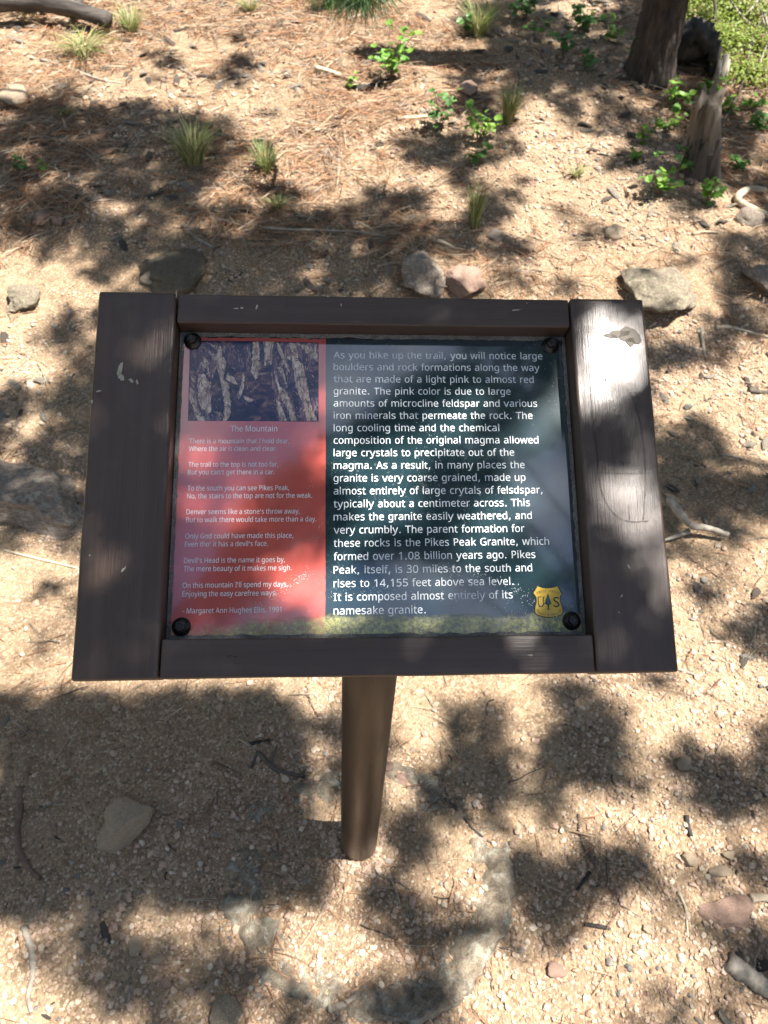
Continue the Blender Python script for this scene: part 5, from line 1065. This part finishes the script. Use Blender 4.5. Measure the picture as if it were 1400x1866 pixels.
tw = twigs('budding_stem', (1303, 245), [([(1303, 245), (1330, 205), (1355, 150)], (0, .03, .03)), ([(1355, 150), (1362, 95), (1385, 55)], (.03, .06, .10))], 'bare_dark', 'thin dark stem with yellow buds rising right of the stump', 'stem', 7)
for x, y in ((1355, 72), (1371, 78), (1388, 101), (1292, 70)):
    P = hit(x, y); link('bud', LM['yellow'], tw, (P[0]-tw.location[0], P[1]-tw.location[1], P[2]-tw.location[2]+.05), (.3, .2, random.random()*6), .04)
twigs('bare_limb', (1297, 70), [([(1297, 75), (1290, 45), (1262, 15), (1245, -20)], (.0, .1, .16, .2))], 'bark', 'thin dark curved limb crossing the ground cover beside the trunk', 'branch', 8)

# ------------------------------------------------------------------ pine trees: one trunk in view, unseen crowns overhead shaped to cast set dapples
def inpoly(poly, x, y):
    c_ = np.zeros(np.shape(x), bool)
    for k in range(len(poly)):
        xa, ya = poly[k]; xb, yb = poly[k-1]
        if ya == yb: continue
        c_ ^= ((ya > y) != (yb > y)) & (x < (xb-xa)*(y-ya)/(yb-ya)+xa)
    return c_
GRID = [
"6777888888847787543357337766", "7758877767899987763335223777", "5678845746898687543222222677", "7656646778888888446633345355",
"4211113556777767754443453435", "2222233356777653263896433235", "2334212466766676434799653243", "1113433356433546544599875484",
"4222222322122333445553588864", "7774211211112223564768878633", "8875322211111112662756657865",
"7765555555555555555555557535", "6665555555555555555555556467", "7654444444444444444444445676", "5543333333333333333333337476", "4433333333333333333333335357",
"3443333333333333333333333248", "5643333333333333333333335366", "3433333333333333333333335523", "4544444444444444444444444647", "5655555555555555555555557326",
"6745555555555555555555555237", "7645555555555555555555554563", "4445555555555555555555554533", "4477888888888797577879537888",
"6789866988755599358844477798", "3223222333335498824622246875", "2222222222333485227632246423", "2222222222475553224545347423",
"2222222226644443334336776533", "2222222223334322236357687643", "2222222224535778873334638764", "2222222234656538655354377665",
"2222222356883833334547789765", "3222222267868556647733588755", "5322222232454677568627358844", "8747433333333323347887563645", "9968743333333323468886633345"]
for _r in range(21, 25): GRID[_r] = GRID[_r][:3]+'9'*20+GRID[_r][23:]
GRID[24] = '56'+'9'*21+GRID[24][23:]
GRID[25] = '799999999999'+GRID[25][12:]
GRID[26] = '67777766'+GRID[26][8:]
GRID = [g[:28].ljust(28, '4') for g in GRID]
GA = np.array([[int(c) for c in g] for g in GRID], float)  # shade map: low digits call for sun-blocking foliage overhead
def lookup(A, x, y, c=50.):
    gx_ = np.clip(x/c-.5, 0, A.shape[1]-1.001); gy_ = np.clip(y/c-.5, 0, A.shape[0]-1.001); ix = gx_.astype(int); iy = gy_.astype(int); fx = gx_-ix; fy = gy_-iy
    return (A[iy, ix]*(1-fx)+A[iy, ix+1]*fx)*(1-fy)+(A[iy+1, ix]*(1-fx)+A[iy+1, ix+1]*fx)*fy
# light on the sign itself: ellipses that the sun reaches (x, y, rx, ry) as seen in the photograph
SUNNY = [(372, 790, 60, 45), (440, 830, 50, 25), (355, 880, 40, 40), (420, 905, 30, 20), (560, 1080, 70, 45), (590, 1110, 60, 40), (165, 1020, 30, 60), (175, 820, 20, 40), (1112, 590, 66, 38), (1165, 655, 40, 52), (1090, 680, 36, 56),
         (1120, 860, 45, 30), (1160, 920, 60, 60), (1170, 1000, 50, 50), (1190, 1080, 40, 60), (945, 1005, 50, 28), (985, 990, 30, 20), (330, 1110, 22, 25), (900, 655, 80, 20), (1000, 1180, 60, 20), (1120, 1180, 60, 30)]
SIL = [(372, 1125), (400, 1000), (440, 930), (500, 870), (560, 830), (600, 805), (660, 765), (700, 740), (740, 700), (790, 675), (860, 665), (910, 690), (935, 735), (942, 790), (925, 850), (935, 930), (960, 985), (1000, 1040), (1010, 1075), (1000, 1095), (900, 1050), (800, 1020), (700, 1010), (600, 1025), (500, 1075), (400, 1125)]
TREES = {}
trunks = [('visible', hit(1182, 138), .077, 2.7), ('right', np.array([4.9, .6, 0.]), .19, 11.), ('behind', np.array([3.4, -3.3, 0.]), .2, 11.), ('left', np.array([-3.1, 3.4, 0.]), .17, 10.), ('back', np.array([-2.6, -3.4, 0.]), .18, 10.)]
tl = [t[1] for t in trunks]
tufts = [[] for _ in trunks]
SN_ = SN; p0 = SO+SN*PD
def in_reflection(Qp):
    """does the glossy panel mirror this point to the viewer, away from the dark mass?"""
    d = (Qp-p0)@SN_; Qm = Qp-2*d[:, None]*SN_; v = Qm-CP; t = ((p0-CP)@SN_)/(v@SN_); Hh = CP+v*t[:, None]
    x_, y_ = to_px(Hh); ok = (x_ > 300) & (x_ < 1040) & (y_ > 590) & (y_ < 1175) & (d > 0)
    streak = (x_ > 830) & (y_ < 1000)
    return ok & ~inpoly(SIL, x_, y_) & ~(streak & (rng.random(len(x_)) < .35))
cell = .066
cxg, cyg = np.meshgrid(np.arange(-3.6, 4.8, cell), np.arange(-1.6, 7.6, cell)); cxg = cxg.ravel(); cyg = cyg.ravel()
cxg = cxg+rng.uniform(-.5, .5, cxg.size)*cell; cyg = cyg+rng.uniform(-.5, .5, cyg.size)*cell
Gp = np.stack([cxg, cyg, ground_h(cxg, cyg)], -1)
# does the sun ray meet the sign's face?
t_ = ((SO-Gp)@SN)/(SV@SN); Hs = Gp+t_[:, None]*SV; us = (Hs-SO)@SX; vs = (Hs-SO)@SUV; on_sign = (abs(us) < W2+.085) & (abs(vs) < H2+.085) & (t_ > 0)
bx_, by_ = to_px(Gp); inside = (bx_ > -60) & (bx_ < 1460) & (by_ > -60) & (by_ < 1926) & (Gp[:, 1] < 8)
br = np.where(inside, lookup(GA, bx_, by_), 3.0+5*fbm(cxg*1.4, cyg*1.4, 61))
br = np.where(on_sign, 9., br+(fbm(cxg*8.0, cyg*8.0, 62, 3)-.5)*6.4)
tau = np.clip((5.35-br)/1.9, 0, 1.15)
on_sign &= False
for k in np.nonzero(tau > .03)[0]:  # unseen tufts placed along sun rays to block the mapped dark spots
    cnt_ = rng.poisson(tau[k]*2.0)
    for _ in range(cnt_):
        for tr_ in range(6):
            h_ = rng.uniform(2.9, 5.4); q = Gp[k]+SV*(h_/SV[2])+np.array([*rng.normal(0, cell*.35, 2), 0])
            if not in_reflection(q[None])[0]: break
        else: continue
        j = 1+int(np.argmin([math.hypot(q[0]-t[0], q[1]-t[1]) for t in tl[1:]])); tufts[j].append(q)
sign_shade = []
# unseen tufts added to shade the sign, with gaps left for the sun
ug, vg = np.meshgrid(np.arange(-W2-.03, W2+.04, .026), np.arange(-H2-.03, H2+.04, .026)); ug = ug.ravel(); vg = vg.ravel()
Hp = SO+ug[:, None]*SX+vg[:, None]*SUV; sx_, sy_ = to_px(Hp); lit = np.zeros(len(ug))
for (ex, ey, rx, ry) in SUNNY: lit = np.maximum(lit, np.exp(-(((sx_-ex)/rx)**2+((sy_-ey)/ry)**2)**2*.55))
lit = np.maximum(lit, np.where((sx_ > 598) & (sx_ < 1035) & (sy_ > 640) & (sy_ < 1130), .63+.05*np.sin(sx_*.03+sy_*.02), 0))  # blocking thinned over the text so sun brightens the lettering
for k in np.nonzero(lit < .64)[0]:
    for _ in range(rng.poisson(1.9*(1-lit[k]))):
        for tr_ in range(8):
            q = Hp[k]+SV*(rng.uniform(2.2, 3.6)/SV[2])+rng.normal(0, .008, 3)
            if not in_reflection(q[None])[0]: break
        else: continue
        sign_shade.append(q)
# unseen foliage added along mirrored rays, shaped as the panel's dark reflected mass
xs_ = rng.uniform(372, 1010, 2400); ys_ = rng.uniform(660, 1130, 2400); k_ = inpoly(SIL, xs_, ys_); hole = np.exp(-(((xs_-790)/55)**2+((ys_-800)/90)**2)); k_ &= rng.random(2400) > hole*.6
for x_, y_ in zip(xs_[k_], ys_[k_]):
    u, v = SP(x_, y_); Pp = SW(u, v, PD); d = Pp-CP; d /= np.linalg.norm(d); rf = d-2*(d@SN)*SN
    q = Pp+rf*rng.uniform(4.4, 5.6)
    # keep clear of sunlit places: skip where the tuft's own shadow would fall on a bright spot
    g_ = q-SV*(q[2]/SV[2]); gx_, gy_ = to_px(g_[None])
    j = 1+int(np.argmin([math.hypot(q[0]-t[0], q[1]-t[1]) for t in tl[1:]])); tufts[j].append(q)
def crown_mesh(pts, name, nb=24, l0=.05, l1=.095, w_=.0085, sp=.022):
    pts = np.array(pts); n_ = len(pts); r_ = np.random.default_rng(len(pts)); m_ = n_*nb
    c_ = np.repeat(pts, nb, 0)+r_.normal(0, sp, (m_, 3))
    d = r_.normal(0, 1, (m_, 3)); d[:, 2] *= .5; d /= np.linalg.norm(d, axis=1)[:, None]
    L = r_.uniform(l0, l1, m_)[:, None]; s_ = np.cross(d, r_.normal(0, 1, (m_, 3))); s_ /= np.linalg.norm(s_, axis=1)[:, None]
    V = np.stack([c_-s_*w_, c_+s_*w_, c_+d*L], 1).reshape(-1, 3)
    return V, np.arange(m_*3).reshape(-1, 3)
def tri_mesh(name, V, F, mat):
    me = bpy.data.meshes.new(name); me.vertices.add(len(V)); me.vertices.foreach_set('co', V.astype(np.float32).ravel())
    me.loops.add(F.size); me.loops.foreach_set('vertex_index', F.ravel().astype(np.int32)); me.polygons.add(len(F)); me.polygons.foreach_set('loop_start', (np.arange(len(F))*3).astype(np.int32)); me.update(calc_edges=True)
    me.materials.append(M[mat]); return me
tlabel = {'visible': 'big rough barked pine trunk rising at the top right', 'right': 'unseen pine added at the right, its foliage placed to shade trail and sign', 'behind': 'unseen pine added behind the viewer at right, foliage placed for shade and reflection', 'left': 'unseen pine on the left slope, its foliage placed to shade the ground', 'back': 'unseen pine added behind the viewer at left, foliage placed for shade and reflection'}
for (nm, P, R0, Ht), tf in zip(trunks, tufts):
    P = np.array([P[0], P[1], gz(P[0], P[1])]); root = empty('pine_tree', P); tag(root, tlabel[nm], 'tree')
    lean = -.06 if nm == 'visible' else 0.
    seg, rings = (110, 420) if nm == 'visible' else (24, 40); V = []; F = []; hvis = 1.6 if nm == 'visible' else Ht
    zs = np.concatenate([np.linspace(-.12, hvis, rings), np.linspace(hvis+.1, Ht, 12)]) if nm == 'visible' else np.linspace(-.12, Ht, rings)
    for z_ in zs:
        for k in range(seg):
            a = 2*math.pi*k/seg; ca, sa = math.cos(a), math.sin(a)
            r_ = R0*(1-(.75 if Ht > 5 else .15)*max(z_, 0)/Ht)*(1+.34*math.exp(-max(z_, 0)/.10)*(1+.35*math.sin(a*4+1)))
            if nm == 'visible':
                r_ += .024*min(abs(mn.noise(Vector((ca*7, sa*7, z_*6.5))))*2.2, .8)**.7+.006*mn.noise(Vector((ca*18, sa*18, z_*22)))+.003*mn.noise(Vector((ca*40, sa*40, z_*60)))
            V.append((r_*ca+lean*max(z_, 0), r_*sa, z_))
    nr = len(zs)
    for i_ in range(nr-1):
        for k in range(seg): q = (k+1) % seg; F.append((i_*seg+k, i_*seg+q, (i_+1)*seg+q, (i_+1)*seg+k))
    link('trunk', mesh('trunk', V, F, 'bark'), root)
    if nm == 'visible':  # trunk cut short out of view to shorten its shadow; broken top invented
        mb = MB()
        for k in range(9): a = k*.7; mb.tube([(R0*.5*math.cos(a)+lean*Ht, R0*.5*math.sin(a), Ht-.1), (R0*.45*math.cos(a)+lean*Ht, R0*.45*math.sin(a), Ht+.1+.12*random.random())], [.03, .006], 6, .2)
        link('unseen_cut_top', mb.mesh('unseen_cut_top', 'bare_tan'), root)
    if len(tf) < 5: continue
    tf = np.array(tf)
    # limbs added to carry the placed foliage
    seeds = tf[rng.choice(len(tf), min(14, len(tf)), replace=False)]
    for s_ in seeds:
        e = s_-P; hz_ = min(max(e[2]*.8, 2.5), Ht*.85); mb = MB(); mb.tube(spline([(0, 0, hz_), (e[0]*.45, e[1]*.45, hz_+(e[2]-hz_)*.6), tuple(e)], 6), list(np.linspace(.032, .008, 13)), 7, .1); link('limb', mb.mesh('limb', 'bark'), root)
    V, F = crown_mesh(tf-P, 'shade_crown'); link('shade_crown', tri_mesh('shade_crown', V, F, 'pine'), root)  # unseen foliage, its shape set by the wanted shade and reflection
    if nm == 'right':
        V, F = crown_mesh(np.array(sign_shade)-P, 'sign_shade_tufts', 22, .025, .045, .005, .010); link('sign_shade_tufts', tri_mesh('sign_shade_tufts', V, F, 'pine'), root)  # unseen tufts added only to shape shade on the sign

# the forest round the clearing: unseen whole pines added to hold back low sky light
def forest():
    r_ = np.random.default_rng(77); nb = 9000; h = r_.random(nb)**.8; R_ = 2.3*(1-h)**.75*(.35+.65*r_.random(nb)**.5)+.1; a = r_.uniform(0, 6.283, nb)
    c_ = np.stack([R_*np.cos(a), R_*np.sin(a), 1.2+h*8.6], -1)+r_.normal(0, .12, (nb, 3)); d = np.stack([np.cos(a), np.sin(a), r_.normal(0, .5, nb)], -1)+r_.normal(0, .6, (nb, 3)); d /= np.linalg.norm(d, axis=1)[:, None]
    s_ = np.cross(d, r_.normal(0, 1, (nb, 3))); s_ /= np.linalg.norm(s_, axis=1)[:, None]
    V = np.stack([c_-s_*.045, c_+s_*.045, c_+d*r_.uniform(.22, .4, nb)[:, None]], 1).reshape(-1, 3); shade_crown = tri_mesh('shade_crown', V, np.arange(nb*3).reshape(-1, 3), 'pine')
    mb = MB(); mb.tube([(0, 0, -.3), (0, 0, 3), (0, 0, 6.5), (0, 0, 9.8)], [.2, .16, .09, .02], 12, .1); trunk = mb.mesh('trunk', 'bark')
    for k, (x, y, sc_) in enumerate([(-7.5, 1, 1), (-6.3, 5.2, 1.05), (-3.2, 8.2, .95), (.6, 9.0, 1.1), (4.6, 9.2, 1), (8.4, 7.2, 1.1), (10., 3.4, .95), (10.2, -1.4, 1.), (8.0, -5.6, 1.), (4.2, -8.6, 1.05), (0.2, -9.4, .95), (-4.0, -7.6, 1), (-7.4, -3.6, 1.1), (-9.6, 4.2, 1.2), (-1.6, 12., 1.2), (7.6, 12., 1.2)]):
        root = empty('pine_tree', (x, y, gz(x, y)), (0, 0, k*1.3)); root.scale = (sc_,)*3; tag(root, 'unseen forest pine added round the clearing to hold back sky light', 'tree', 'unseen pines around the clearing')
        link('trunk', trunk, root); link('shade_crown', shade_crown, root)
forest()
# the needle bough hanging in at the top edge
def bough():
    P0 = ray_at(632, -95, 2.55); root = empty('pine_branch', P0); tag(root, 'green long needled pine branch hanging in at the top edge', 'branch')
    tip = ray_at(632, -8, 2.45)-P0
    mb = MB(); Ptree = np.array([-3.1, 3.4, 3.4])-P0
    mb.tube(spline([tuple(Ptree), tuple(Ptree*.45+np.array([0, 0, .9])), (-.1, .12, .35), (0, 0, 0), tuple(tip)], 8), list(np.linspace(.035, .006, 33)), 8, .1); link('twig', mb.mesh('twig', 'bark'), root)
    V = []; r_ = np.random.default_rng(4)
    mbn = MB()
    for cx_, cy_, n_ in ((575, -34, 110), (605, -26, 170), (635, -14, 240), (662, -10, 260), (690, -24, 170), (650, -45, 150)):
        C_ = ray_at(cx_, cy_, 2.45+r_.uniform(-.03, .03))-P0
        for k in range(n_):
            a = r_.normal(0, 1.0); dirv = -CU*math.cos(a)+CR*math.sin(a)+CF*r_.normal(0, .45); dirv /= np.linalg.norm(dirv); L = r_.uniform(.05, .125)
            b0 = C_+r_.normal(0, .008, 3); e = b0+dirv*L+np.array([0, 0, -.012]); sd = np.cross(dirv, r_.normal(0, 1, 3)); sd /= np.linalg.norm(sd); w_ = .0009
            m1 = b0+dirv*L*.5
            mbn.add([b0-sd*w_, b0+sd*w_, m1+sd*w_, m1-sd*w_, e], [(0, 1, 2, 3), (3, 2, 4)])
    link('needles', mbn.mesh('needles', 'pine_fresh', False), root)
bough()
